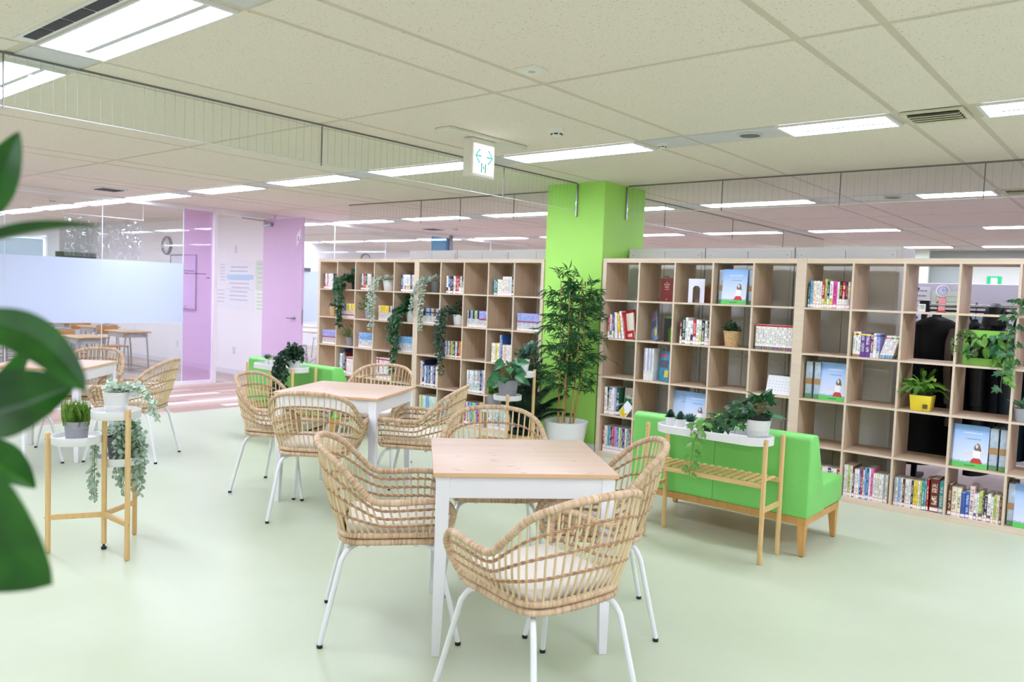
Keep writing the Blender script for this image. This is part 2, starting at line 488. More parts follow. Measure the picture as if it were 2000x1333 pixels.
for i, yr in enumerate(ROWS):
    rng = {0: (-2, 0), 1: (-9, 3), 2: (-9, 3), 3: (-9, 3), 4: (-8, 3), 5: (-5, 3)}[i]
    for k in range(*rng):
        x0, x1 = bay(k); a, c = x0+.05, x1-.04
        half = (k == 0 and i in (1, 2, 3))
        if half: a = x0+.61
        if i == 0 and k == -1: lb = 'large recessed twin-strip ceiling light at the upper left corner of the picture'
        elif i == 0: lb = 'recessed ceiling light cut by the upper left edge, behind the smoke screen'
        elif k < 0: lb = f'twin-strip ceiling light, {ORD[-k-1]} left of the speaker bay, {RN[i]}'
        elif half: lb = f'short twin-strip ceiling light beside the round speaker bay, {RN[i]}'
        else: lb = f'twin-strip ceiling light, {ORD[k]} from the speaker bay going right, {RN[i]}'
        light(a, c, yr, lb)
        key = 'gap'
        if 'gap' not in pan:
            q = MB(); q.box(-.155, .155, -.15, .15, -.005, 0); pan['gap'] = q.mesh('row_panel', M_PANEL, smooth=False)
            q = MB(); q.box(-.3, .3, -.15, .15, -.005, 0); pan['half'] = q.mesh('row_panel', M_PANEL, smooth=False)
        if not (i == 1 and k == 0): obj('row_panel', pan['gap'], ceil, (x1+.168, yr, CEIL))
        if half: obj('row_panel', pan['half'], ceil, (x0+.31, yr, CEIL))
# air slots beside the nearest light
t = thing('air_slot', 'dark slotted air outlet along the large upper left ceiling light', 'air vent', (4.9, -4.745, CEIL-.004))
q = MB(); q.box(-.6, .6, -.04, .04, -.006, 0); obj('slot_frame', q.mesh('slot_frame', M_LFR, smooth=False), t)
q = MB(); q.box(-.1, .1, -.026, .026, -.009, -.002); sm = q.mesh('slot', M_DARK, smooth=False)
for k in range(5): obj('slot', sm, t, (-.42+.215*k, 0, 0))
# air vent in the second row
def vent(x, y, label):
    t = thing('ceiling_vent', label, 'air vent', (x, y, CEIL-.004), 0, 'square ceiling vents in the light rows')
    cr = plain('vent_cream', (214, 210, 184), .5)
    q = MB()
    for e in ((-.155, .155, -.15, -.125), (-.155, .155, .125, .15), (-.155, -.13, -.125, .125), (.13, .155, -.125, .125)): q.box(*e, -.012, 0)
    obj('vent_frame', q.mesh('vent_frame', cr, smooth=False), t)
    q = MB(); q.box(-.13, .13, -.125, .125, -.003, 0); obj('backing', q.mesh('backing', M_DARK, smooth=False), t)
    q = MB(); T = Matrix.Rotation(R(35), 4, 'X'); q.box(-.128, .128, -.022, .022, -.002, .002, T=T); s_ = q.mesh('slat', cr, smooth=False)
    for k in range(4): obj('slat', s_, t, (0, -.075+.052*k, -.012))
vent(7.35, -1.22, 'cream slatted ceiling vent between the two right-hand lights of the exit-sign row')
vent(7.35, 2.15, 'slatted ceiling vent beyond the bookcases near the right edge')
# round speaker grilles
def speaker(x, y, label):
    t = thing('ceiling_speaker', label, 'speaker', (x, y, CEIL-.006))
    q = MB(); q.lathe([(.082, 0), (.082, -.004), (.074, -.008), (0, -.008)], 28); obj('grille_rim', q.mesh('grille_rim', M_PANEL), t)
    q = MB()
    for a in range(-7, 8):
        for c in range(-7, 8):
            if a*a+c*c < 46: q.box(a*.0095-.003, a*.0095+.003, c*.0095-.003, c*.0095+.003, -.0095, -.008)
    stuff(obj('grille_holes', q.mesh('grille_holes', plain('grille_hole', (120, 120, 120), .7), smooth=False), t))
speaker(6.27, -1.22, 'round perforated speaker grille beside the short light above the right bookcases')
speaker(6.27, 2.15, 'round perforated speaker grille beyond the right bookcases')
def detector(x, y, label, s=1):
    t = thing('smoke_detector', label, 'smoke detector', (x, y, CEIL-.004), 0, 'round white ceiling smoke detectors')
    w = plain('detector_white', (232, 230, 222), .45)
    q = MB(); q.lathe([(.052*s, 0), (.052*s, -.018*s), (.047*s, -.03*s), (0, -.03*s)], 24); obj('base', q.mesh('base', w), t)
    q = MB(); q.lathe([(.036*s, -.03*s), (.034*s, -.046*s), (0, -.046*s)], 20); obj('sensor_head', q.mesh('sensor_head', w), t)
    q = MB()
    for k in range(6):
        T = Matrix.Rotation(k*math.pi/3, 4, 'Z'); q.box(.03*s, .0375*s, -.012*s, .012*s, -.041*s, -.033*s, T=T)
    obj('sensor_slots', q.mesh('sensor_slots', M_BLACK, smooth=False), t)
detector(5.285, -1.99+.02, 'round white smoke detector right of the hanging exit sign')
detector(5.64, -1.22, 'small white smoke detector in the panel right of the exit sign light', .7)
detector(-3.55, -1.75, 'round white smoke detector behind the classroom glass at upper left')
detector(-.9, 3.5, 'round white smoke detector beyond the left bookcases')
t = thing('ceiling_sensor', 'flat cream sensor plate on the ceiling above the exit sign', 'sensor', (5.99, -3.12, CEIL-.004))
q = MB(); q.box(-.06, .06, -.06, .06, -.012, 0); obj('plate', q.mesh('plate', plain('detector_white', (232, 230, 222)), .003), t)
q = MB(); q.lathe([(.018, -.012), (.016, -.016), (0, -.016)], 16); obj('lens', q.mesh('lens', plain('lens_grey', (200, 196, 186))), t)
for nm, x, y, lb in (('ceiling_vent', -1.45, -1.9, 'black square ceiling vent left of the exit-sign row, over the corridor'), ('ceiling_vent', -1.5, 3.55, 'black square ceiling vent seen above the left bookcases')):
    t = thing(nm, lb, 'air vent', (x, y, CEIL-.004))
    q = MB(); q.box(-.16, .16, -.16, .16, -.014, 0); obj('vent_frame', q.mesh('vent_frame', M_LFR, .003), t)
    q = MB()
    for k in range(5): q.box(-.13, .13, -.12+.052*k, -.082+.052*k, -.02, -.012)
    obj('black_slats', q.mesh('black_slats', M_BLACK, smooth=False), t)

# ---- enclosing walls
def wall(name, x0, x1, y0, y1, z0=0, z1=CEIL, m=M_WALL):
    b = MB(); b.box(x0, x1, y0, y1, z0, z1); return struct(name, b.mesh(name, m, smooth=False))
wall('wall_back', -11, 13, -10.1, -10); wall('wall_right', 13, 13.1, -10, 13); wall('wall_left', -11.1, -11, -10, 13)
wall('wall_far', -11, 13, 13, 13.1)
wall('wall_classroom', -11, GX-.03, .86, .96)
b = MB(); b.box(-11, GX-.03, .85, .86, 0, .075); struct('baseboard_classroom', b.mesh('baseboard_classroom', plain('baseboard_white', (228, 228, 234), .5), smooth=False))
# pillar of the room between the bookcases
b = MB(); b.box(3.637, 4.309, .1, .83, .07, CEIL); col = struct('column', b.mesh('column', M_COLUMN, .004, 1, smooth=True))
b = MB(); b.box(3.633, 4.313, .096, .834, 0, .07); obj('baseboard', b.mesh('baseboard', M_WHITE, .002, 1), col)
wall('wall_classroom_rear', -8.1, -8, .96, 13, m=plain('bright_white_paint', (250, 250, 250), .6))
wall('column_rear', 2.9, 3.55, 8.4, 9.1)
wall('column_classroom', -9.3, -8.7, .25, .86, m=plain('column_grey', (216, 216, 222), .6))

# ---- glass wall of the classrooms
M_GLASS = glass('clear_glass', (250, 253, 252), .03)
M_PINKG = glass('pink_film_glass', (240, 222, 244), .03, tintmix=.22)
M_BLUEG = glass('blue_film_glass', (170, 214, 240), .04, tintmix=.3)
M_FROST = NT('frosted_film')
_d = M_FROST.n('ShaderNodeBsdfDiffuse', {0: (*s2l((226, 236, 250)), 1)}); _t = M_FROST.n('ShaderNodeBsdfTranslucent', {0: (*s2l((232, 242, 255)), 1)})
_m = M_FROST.n('ShaderNodeMixShader', {0: .55, 1: _d.outputs[0], 2: _t.outputs[0]})
_tr = M_FROST.n('ShaderNodeBsdfTransparent'); _m2 = M_FROST.n('ShaderNodeMixShader', {0: .12, 1: _m.outputs[0], 2: _tr.outputs[0]})
M_FROST.t.links.new(_m2.outputs[0], M_FROST.out.inputs[0]); M_FROST = M_FROST.m
M_FRAME = plain('white_frame', (240, 238, 242), .4)
def window(name, y0, panes, post_end=True):
    ymax = max(p[1] for p in panes)
    b = MB(); b.box(GX-.04, GX+.04, y0, ymax, 0, .05); b.box(GX-.04, GX+.04, y0, ymax, CEIL-.06, CEIL-.004)
    w = struct(name, b.mesh(name, M_FRAME, .003, 1))
    for (a, c, kind) in panes:
        m = {'c': M_GLASS, 'p': M_PINKG, 'b': M_BLUEG}[kind]
        q = MB(); q.box(GX-.005, GX+.005, a+.003, c-.003, .05, CEIL-.06); obj('pane', q.mesh('pane', m, smooth=False), w)
        if kind == 'c':
            q = MB(); q.box(GX+.0055, GX+.007, a+.003, c-.003, .885, 1.715); obj('frosted_film', q.mesh('frosted_film', M_FROST, smooth=False), w, label='white frosted film band')
        q = MB(); q.box(GX-.006, GX+.006, c-.004, c+.004, .05, CEIL-.06); obj('glass_joint', q.mesh('glass_joint', plain('joint_clear', (226, 232, 238), .2), smooth=False), w)
    return w
w1 = window('window_1', -9.5, [(-9.5, -8.2, 'c'), (-8.2, -7.1, 'c'), (-7.1, -6.0, 'c'), (-6.0, -4.95, 'c'), (-4.95, -3.84, 'c'), (-3.84, -2.73, 'c'), (-2.73, -1.61, 'c'), (-1.61, -.51, 'c'), (-.51, -.07, 'p')])
b = MB(); b.box(GX-.05, GX+.05, -.07, -.01, 0, CEIL-.004); struct('trim_1', b.mesh('trim_1', M_FRAME, .004, 1))
b = MB(); b.box(GX-.05, GX+.05, -.01, .86, 2.465, CEIL-.004); struct('trim_2', b.mesh('trim_2', M_FRAME, .004, 1))
w2 = window('window_2', .96, [(.96, 2.1, 'c'), (2.1, 3.21, 'c'), (3.21, 4.32, 'c'), (4.32, 4.76, 'b'), (4.86, 6.0, 'c'), (6.0, 7.2, 'c')])
b = MB(); b.box(GX-.05, GX+.05, 4.76, 4.86, 0, CEIL-.004); struct('trim_3', b.mesh('trim_3', plain('grey_post', (120, 124, 134), .4), .004, 1))
q = MB(); q.box(GX+.008, GX+.03, 1.2, 1.62, 1.70, 1.76); obj('rail_plate', q.mesh('rail_plate', plain('dark_grey_plate', (96, 98, 106), .5), .002, 1), w2, label='dark grey plate')
# lines of small print on the pink pane
lp = MB(); rr = random.Random(3)
for (z, a, c) in ((1.62, -.50, -.36), (1.585, -.50, -.17), (1.53, -.16, -.11)):
    y = a
    while y < c:
        w_ = rr.uniform(.006, .011); hgt = rr.uniform(.008, .016)
        lp.box(GX+.006, GX+.0065, y, y+w_, z-hgt/2, z+hgt/2); y += w_+.004
stuff(obj('lettering', lp.mesh('lettering', plain('dark_print', (70, 60, 84)), smooth=False), w1))

# ---- open pink door
M_DOOR = plain('pink_door_paint', (220, 190, 222), .5, var=.012)
b = MB(); b.box(GX+.03, GX+1.03, .745, .785, .01, 2.455)
door = struct('door_1', b.mesh('door_1', M_DOOR, .003, 1))
q = MB(); q.tube([(-1.44, .745, .99), (-1.44, .69, .99)], .011, 10); q.tube([(-1.44, .69, .99), (-1.46, .682, .99), (-1.56, .682, .99)], .0095, 10)
q.tube([(-1.44, .745, .99), (-1.44, .738, .99)], .026, 16)
obj('handle', q.mesh('handle', M_STEEL), door)
q = MB(); q.box(-1.2862, -1.2835, .752, .778, .90, 1.12); obj('lock_plate', q.mesh('lock_plate', M_STEEL, smooth=False), door)
q = MB(); q.box(-2.23, -2.03, .70, .745, 2.34, 2.40); obj('closer_body', q.mesh('closer_body', M_STEEL, .006, 2), door)
q = MB(); q.tube([(-2.19, .72, 2.405), (-2.19, .72, 2.425), (GX+.06, .36, 2.44), (GX+.06, .36, 2.46)], .009, 8); obj('closer_arm', q.mesh('closer_arm', M_STEEL), door)
q = MB(); q.poly([(-1.335, .7435, 2.30), (-1.43, .7435, 2.20), (-1.42, .7435, 2.03), (-1.335, .7435, 2.17)]); st = obj('sticker', q.mesh('sticker', plain('sticker_white', (246, 246, 248)), smooth=False), door, label='white sticker')
q = MB(); q.poly([(-1.40, .7425, 2.15), (-1.385, .7425, 2.19), (-1.37, .7425, 2.16)]); q.box(-1.40, -1.365, .742, .7425, 2.125, 2.14); obj('sticker_mark', q.mesh('sticker_mark', plain('sticker_ink', (60, 60, 80)), smooth=False), st)
# ================================================================== BOOKCASES
FR, PT, DEP = .039, .3515, .38
UN = ['bookcase nearest the pink door', 'bookcase just left of the green column', 'bookcase just right of the green column', 'bookcase at the far right edge']
CELL = {}
def cell(u, r, c):
    """x0, x1, floor z, front y of a compartment (row and column from 1)"""
    x0 = XB[u]+FR+(c-1)*PT
    return x0, x0+.3365, 1.82-FR-(r-1)*PT-.3365, YB[u]
def bookcase(u, label):
    t = thing('bookcase', label, 'bookcase', (XB[u], YB[u], 0), 0, 'open oak bookcases with five by five compartments')
    if u == 0:
        q = MB(); q.box(0, FR, 0, DEP, 0, 1.82); CELL['side'] = q.mesh('side_panel', [M_OAKZ], .0012, 1)
        q = MB(); q.box(FR, 1.82-FR, 0, DEP, 0, FR); CELL['end'] = q.mesh('panel', [M_OAKE], .0012, 1)
        q = MB(); q.box(0, .015, .002, DEP, FR, 1.82-FR); CELL['div'] = q.mesh('divider', [M_OAKZ], .0008, 1)
        q = MB(); q.box(0, .3365, .002, DEP, 0, .015); CELL['shelf'] = q.mesh('shelf', [M_OAKX], .0008, 1)
        q = MB(); q.box(0, FR, -.0006, .0006, 0, 1.82); CELL['sf'] = q.mesh('front_edge', M_OAKE, smooth=False)
        q = MB(); q.box(0, .015, -.0006, .0006, FR, 1.82-FR); CELL['df'] = q.mesh('front_edge', M_OAKE, smooth=False)
        q = MB(); q.box(0, .3365, -.0006, .0006, 0, .015); CELL['hf'] = q.mesh('front_edge', M_OAKE, smooth=False)
    for x in (0, 1.82-FR): obj('front_edge', CELL['sf'], obj('side_panel', CELL['side'], t, (x, 0, 0)))
    obj('bottom_panel', CELL['end'], t); obj('top_panel', CELL['end'], t, (0, 0, 1.82-FR))
    for k in range(1, 5): obj('front_edge', CELL['df'], obj('divider', CELL['div'], t, (FR+k*PT-.015, 0, 0)), (0, .0015, 0))
    for k in range(1, 5):
        for c in range(5): obj('front_edge', CELL['hf'], obj('shelf', CELL['shelf'], t, (FR+c*PT, 0, 1.82-FR-k*PT)), (0, .0015, 0))
bookcase(0, 'light oak open bookcase nearest the pink door, behind the left sofa')
bookcase(1, 'light oak open bookcase standing just left of the green column')
bookcase(2, 'light oak open bookcase just right of the green column, behind the right sofa')
bookcase(3, 'light oak open bookcase at the far right, with coats visible through it')

# steel cabinets standing behind the bookcases
M_CABG = plain('cabinet_steel', (216, 215, 210), .5)
def cabinet(x0, x1, label, y0=.53):
    w = x1-x0; t = thing('steel_cabinet', label, 'cabinet', (x0, y0, 0), 0, 'light grey steel cabinets behind the bookcases')
    b = MB(); b.box(.004, w-.004, .012, .45, 0, 1.945); obj('body', b.mesh('body', M_CABG, .003, 1), t)
    for z0, z1 in ((.05, .98), (1.0, 1.915)):
        for a, c in ((.03, w/2-.002), (w/2+.002, w-.03)):
            b = MB(); b.box(a, c, 0, .012, z0, z1); d = obj('door', b.mesh('door', M_CABG, .002, 1), t)
            b = MB(); b.tube([(a+.03 if a < .1 else c-.03, 0, z1-.035), (a+.03 if a < .1 else c-.03, -.004, z1-.035)], .006, 8); obj('lock', b.mesh('lock', M_STEEL), d)
cabinet(1.20, 2.01, 'grey steel cabinet top seen above the bookcases, farthest left')
cabinet(2.01, 2.82, 'grey steel cabinet top above the bookcases, second from the left')
cabinet(2.82, 3.60, 'grey steel cabinet whose top shows just left of the green column', .5)
cabinet(4.32, 5.13, 'grey steel cabinet whose top shows just right of the green column')
cabinet(5.13, 5.95, 'grey steel cabinet top above the bookcases, second right of the green column')
cabinet(5.95, 6.78, 'grey steel cabinet at the right end of the row, beside the coats')

# ================================================================== SMOKE SCREENS
M_WIRE = plain('wire_dark', (150, 152, 147), .5)
M_SCR = glass('screen_glass', (250, 253, 250), .02)
M_TRIM = plain('screen_trim', (120, 116, 108), .4)
def screen(label, axis, fixed, seams, z0=2.28, wires=True):
    t = thing('smoke_screen', label, 'smoke screen')
    a, c = min(seams), max(seams)
    def bx(q, s0, s1, h, z_0, z_1):
        if axis == 'y': q.box(fixed-h, fixed+h, s0, s1, z_0, z_1)
        else: q.box(s0, s1, fixed-h, fixed+h, z_0, z_1)
    q = MB(); bx(q, a, c, .006, CEIL-.014, CEIL-.003); obj('ceiling_channel', q.mesh('ceiling_channel', M_TRIM, smooth=False), t)
    for s0, s1 in zip(seams, seams[1:]):
        q = MB(); bx(q, s0+.003, s1-.003, .003, z0, CEIL-.016); p = obj('glass_panel', q.mesh('glass_panel', M_SCR, smooth=False), t)
        w = MB(); s = s0+.05
        while s < s1-.02:
            bx(w, s-.0004, s+.0004, .0005, z0+.004, CEIL-.016); s += .058
        if wires: stuff(obj('wires', w.mesh('wires', M_WIRE, smooth=False), p))
        e = MB(); bx(e, s0+.003, s1-.003, .0034, z0-.002, z0+.002); obj('bottom_edge', e.mesh('bottom_edge', plain('glass_edge', (214, 226, 218), .2), smooth=False), p)
    for s0 in seams[1:-1] if len(seams) > 2 else seams:
        q = MB(); bx(q, s0-.0035, s0+.0035, .004, z0-.012, CEIL-.016); obj('clip_rod', q.mesh('clip_rod', M_TRIM, smooth=False), t)
    return t
screen('long wired glass smoke screen hanging from upper left to the green column', 'y', 4.0, [-6.6, -4.731, -2.858, -.991, .08])
screen('wired glass smoke screen hanging above the right bookcases', 'x', .47, [4.33, 5.297, 6.31, 7.32, 8.33, 9.34])
screen('wired glass smoke screen hanging above the left bookcases', 'x', .47, [.1, 1.457, 2.105, 2.9, 3.62])
screen('wired glass smoke screen running back behind the green column', 'y', 4.0, [.86, 1.79, 3.56, 5.28, 7.0], wires=False)
for (y0, x, nm) in ((.085, 4.0, 'end clip on the front face of the green column'),):
    q = MB(); q.box(x-.008, x+.008, .078, .0985, 2.22, 2.53); tag(obj('screen_clip', q.mesh('screen_clip', M_STEEL, .003, 1)), 'dark metal smoke screen clip high on the column front', 'clip')
q = MB(); q.box(4.311, 4.326, .46, .48, 2.22, 2.53); tag(obj('screen_clip', q.mesh('screen_clip', M_STEEL, .003, 1)), 'dark metal smoke screen clip high on the column side', 'clip')

# ================================================================== EXIT SIGNS
t = thing('exit_sign', 'white lit exit sign with green arrows hanging from the ceiling', 'exit sign', (4.67, -2.0, 0))
cw = plain('sign_cream', (226, 222, 208), .5)
b = MB(); b.box(-.075, .075, -.40, .40, CEIL-.03, CEIL-.004); obj('mounting_plate', b.mesh('mounting_plate', cw, .006, 1), t)
b = MB(); b.box(-.03, .05, -.165, .075, 2.255, CEIL-.032); obj('housing', b.mesh('housing', cw, .004, 1), t)
b = MB(); b.box(.0502, .053, -.145, .06, 2.275, 2.475); face = obj('lit_face', b.mesh('lit_face', emit('sign_white', (255, 255, 255), 2.2), smooth=False), t)
M_SG = emit('sign_green', (120, 224, 206), .95); M_SGD = emit('sign_green_dark', (96, 190, 176), .75)
def arrow(yc, zc, s):
    q = MB(); x = .0538; P = lambda y, z: (x, yc+s*y, zc+z)
    q.poly([P(0, 0), P(.045, .045), P(.03, .05), P(-.012, 0)] if s > 0 else [P(0, 0), P(-.012, 0), P(.03, .05), P(.045, .045)])
    q.poly([P(0, 0), P(-.012, 0), P(.03, -.05), P(.045, -.045)] if s > 0 else [P(0, 0), P(.045, -.045), P(.03, -.05), P(-.012, 0)])
    q.poly([P(0, .006), P(0, -.006), P(.055, -.006), P(.055, .006)]); obj('arrow', q.mesh('arrow', M_SG, smooth=False), face)
arrow(-.122, 2.395, 1); arrow(.038, 2.395, -1)
q = MB(); x = .0538; yc, zc = -.045, 2.318
q.box(x-.0002, x, yc-.026, yc-.014, zc-.033, zc+.033); q.box(x-.0002, x, yc+.014, yc+.026, zc-.033, zc+.033)
q.box(x-.0002, x, yc-.003, yc+.004, zc+.012, zc+.02); q.box(x-.0002, x, yc-.007, yc+.007, zc-.004, zc+.01)
q.box(x-.0002, x, yc-.01, yc-.004, zc-.022, zc-.004); q.box(x-.0002, x, yc+.003, yc+.009, zc-.016, zc-.004)
obj('running_figure', q.mesh('running_figure', M_SGD, smooth=False), face)
t = thing('exit_sign', 'small green lit exit sign on the far wall, through the right bookcase', 'exit sign', (5.99, 9.9, -.03))
b = MB(); b.box(-.12, .12, 0, .05, 1.88, 2.13); obj('housing', b.mesh('housing', cw, .004, 1), t)
b = MB(); b.box(-.11, .11, -.004, 0, 1.89, 2.12); f2 = obj('lit_face', b.mesh('lit_face', emit('sign_green_lit', (70, 226, 160), 1.1), smooth=False), t)
b = MB(); b.box(-.05, .05, -.007, -.004, 1.90, 2.09); fw_ = obj('white_figure', b.mesh('white_figure', emit('sign_white2', (240, 255, 250), 1.4), .02, 1), f2)
b = MB(); b.box(6.0-1.1, 8.4, 9.96, 10.06, 0, CEIL); struct('wall_rear_rooms', b.mesh('wall_rear_rooms', plain('grey_green_paint', (176, 186, 180), .6), smooth=False))
b = MB(); b.box(5.55, 6.75, 9.93, 9.958, 0, 2.26); struct('door_2', b.mesh('door_2', plain('pale_door', (222, 226, 214), .5), .003, 1))
b = MB(); b.box(2.6, 5.0, 9.6, 9.7, 0, CEIL); struct('wall_rear_pale', b.mesh('wall_rear_pale', plain('pale_green_wall', (222, 232, 212), .6), smooth=False))

# ================================================================== TABLES
def dining_table(x, y, deg, label):
    t = thing('dining_table', label, 'table', (x, y, 0), R(deg), 'square white dining tables with pine tops')
    if 'top' not in CELL:
        h = .3725
        b = MB(); b.box(-h, h, -h, h, .732, .75); CELL['top'] = b.mesh('tabletop', M_PINE, .0025, 2)
        b = MB()
        for q in ((-h-.0004, h+.0004, -h-.0006, -h+.0008), (-h-.0004, h+.0004, h-.0008, h+.0006), (-h-.0006, -h+.0008, -h, h), (h-.0008, h+.0006, -h, h)): b.box(*q, .734, .748)
        CELL['edge'] = b.mesh('edge_band', M_PINEE, smooth=False)
        k = h-.012
        b = MB(); b.box(-k+.05, k-.05, -k+.004, -k+.022, .645, .732); CELL['apron'] = b.mesh('apron', M_WHITE, .0015, 1)
        b = MB(); b.taper((k-.019, k-.019, 0), (k-.027, k-.027, .5), .017, .026); b.taper((k-.027, k-.027, .5), (k-.027, k-.027, .732), .026, .027); CELL['tleg'] = b.mesh('leg', M_WHITE, .002, 1)
    obj('edge_band', CELL['edge'], obj('tabletop', CELL['top'], t))
    for k in range(4):
        obj('apron', CELL['apron'], t, rot=(0, 0, k*math.pi/2)); obj('leg', CELL['tleg'], t, rot=(0, 0, k*math.pi/2))
dining_table(6.235, -3.424, 46.4, 'square white table with a pine top, nearest the camera')
dining_table(4.0, -2.587, 27.5, 'square white table with a pine top, in the middle of the room')
dining_table(1.377, -3.545, 45, 'square white table with a pine top, partly behind the foreground leaves')

# ================================================================== RATTAN CHAIRS
def half_to_full(h): return h + [Vector((-p.x, p.y, p.z)) for p in reversed(h[:-1])]
def make_chair(label, loc, rz):
    t = thing('rattan_chair', label, 'chair', loc, rz, 'rattan armchairs with white tube legs')
    rim_top = catmull([(.258, .228, .588), (.268, .19, .608), (.28, .09, .609), (.286, -.01, .605), (.287, -.085, .616), (.276, -.15, .678), (.243, -.222, .752), (.176, -.287, .797), (.09, -.317, .815), (0, -.325, .819)], 8)
    post = catmull([(.204, .198, .420), (.206, .203, .437), (.222, .224, .472), (.242, .242, .525), (.253, .243, .56)], 5)
    half = resample(post+rim_top, 130)
    full = resample(half_to_full(half), 1000)
    per = .00556; rr = []; L = 0
    for i, p in enumerate(full):
        if i: L += (p-full[i-1]).length
        rr.append(0.0136*(1+.05*math.sin(2*math.pi*L/per)))
    b = MB(); b.tube(full, rr, 8); obj('rim', b.mesh('rim', M_WRAP, angle=180), t)
    # base rings
    ring_half = catmull([(0, .208, 0), (.11, .208, 0), (.178, .202, 0), (.206, .167, 0), (.21, .05, 0), (.211, -.09, 0), (.196, -.168, 0), (.143, -.202, 0), (.067, -.212, 0), (0, -.214, 0)], 6)
    ring = ring_half + [Vector((-p.x, p.y, p.z)) for p in reversed(ring_half[1:-1])]
    rc = resample(ring+[ring[0]], 260)[:-1]
    def wrapr(r0, n, f): return [r0*(1+.06*math.sin(2*math.pi*f*i/n)) for i in range(n)]
    b = MB(); b.tube([p+Vector((0, 0, .424)) for p in rc], wrapr(.0145, len(rc), 87), 8, closed=True); obj('seat_ring', b.mesh('seat_ring', M_WRAP, angle=180), t)
    hb = [p*1.0 for p in ring_half if p.y < .2]
    up = resample(half_to_full([Vector((p.x*1.03, p.y*1.03, .453)) for p in hb]), 200)
    b = MB(); b.tube(up, wrapr(.0125, len(up), 70), 8); obj('upper_ring', b.mesh('upper_ring', M_WRAP, angle=180), t)
    b = MB(); b.poly([(p.x*.97, p.y*.97, .434) for p in rc[::6]]); b.poly([(p.x*.97, p.y*.97, .424) for p in reversed(rc[::6])]); obj('seat_panel', b.mesh('seat_panel', plain('dark_seat_panel', (70, 52, 38), .8), smooth=False), t)
    # stakes
    n = 23
    B = resample(hb[1:], n); T = resample(rim_top, n)
    cols = []
    for k in range(n):
        b0 = Vector((B[k].x*1.03, B[k].y*1.03, .455)); t0 = T[k]
        mid = (b0+t0)/2; out = Vector((mid.x, min(mid.y, 0)*1.0, 0)); out = out.normalized()*.014 if out.length > 1e-4 else out
        c = [b0, b0.lerp(t0, .33)+out*.85, b0.lerp(t0, .66)+out*.8, t0]; cols.append(c)
    allc = cols + [[Vector((-p.x, p.y, p.z)) for p in c] for c in reversed(cols[:-1])]
    for c in allc[1:-1]:
        b = MB(); b.tube(catmull(c, 3), .0047, 5, cap=False); obj('stake', b.mesh('stake', M_STAKE), t)
    # twined rows
    def at(c, f):
        pts = c; s = f*3; i = min(2, int(s)); return catmull(pts, 4)[min(12, int(round(f*12)))] if False else pts[i].lerp(pts[i+1], s-i)
    for f in (.29, .53, .77):
        line = [at(c, f) for c in allc]
        b = MB()
        for ph in (0, 1):
            pts = []
            for i, p in enumerate(line):
                o = Vector((p.x, p.y*.8, 0)); o = o.normalized() if o.length > 1e-4 else Vector((0, -1, 0))
                s = 1 if (i+ph) % 2 else -1
                pts.append(p + o*(.0078*s) + Vector((0, 0, .002*s)))
                if i < len(line)-1:
                    m = (p+line[i+1])/2; pts.append(m+Vector((0, 0, .0035 if (i+ph) % 2 else -.0035)))
            b.tube(pts, .0036, 5)
        obj('woven_row', b.mesh('woven_row', M_TWINE), t)
    # cushion
    b = MB(); b.box(-.19, .19, -.187, .21, .441, .494); obj('cushion', b.mesh('cushion', M_CUSH, .02, 3), t)
    for sx in (-1, 1):
        for pts in ([(sx*.08, -.08, .399), (sx*.145, -.14, .399), (sx*.18, -.18, .385), (sx*.196, -.205, .345), (sx*.2375, -.28, .012)],
                    [(sx*.08, .08, .399), (sx*.155, .14, .399), (sx*.19, .175, .385), (sx*.208, .2, .345), (sx*.257, .28, .012)]):
            b = MB(); b.tube(catmull(pts[:4], 5)+[Vector(pts[4])], .0108, 10); lg = obj('leg', b.mesh('leg', M_METALW), t)
            e = pts[4]; b = MB(); b.tube([(e[0], e[1], 0), (e[0], e[1], .014)], .0122, 10); obj('foot', b.mesh('foot', M_BLACK), lg)
    b = MB()
    for sx in (-1, 1): b.tube([(sx*.1, -.16, .401), (sx*.1, .16, .401)], .010, 8)
    for y in (-.1, .1): b.tube([(-.17, y, .399), (.17, y, .399)], .010, 8)
    obj('seat_frame', b.mesh('seat_frame', M_METALW), t)
    return t
chA = make_chair('rattan armchair at the left of the nearest table, back to the left', (5.868, -3.821, 0), R(-40.5))
for lb, x, y, d in (
    ('rattan armchair nearest the camera, its legs cut by the bottom edge', 6.755, -3.895, 77),
    ('rattan armchair pushed in at the right of the nearest table, beside the tray bench', 6.455, -3.15, 129.4),
    ('rattan armchair at the far side of the nearest table, only its back showing above', 5.74, -2.99, -136),
    ('rattan armchair at the left of the middle table, in front of the left sofa', 3.59, -2.82, -63),
    ('rattan armchair at the near side of the middle table, back to the camera', 4.27, -3.015, 37),
    ('rattan armchair at the far side of the middle table, before the left bookcases', 3.48, -1.90, -150),
    ('rattan armchair at the right of the middle table, back tilted to the right', 4.505, -2.37, 120.5),
    ('rattan armchair at the right side of the leftmost table, on the floor edge', 1.907, -3.12, 131),
    ('rattan armchair in front of the leftmost table, mostly hidden by foreground leaves', 1.83, -4.01, 46),
    ('rattan armchair behind the leftmost table, only its rim showing', 1.06, -3.18, -138)):
    dup(chA, (x, y, 0), R(d), lb)

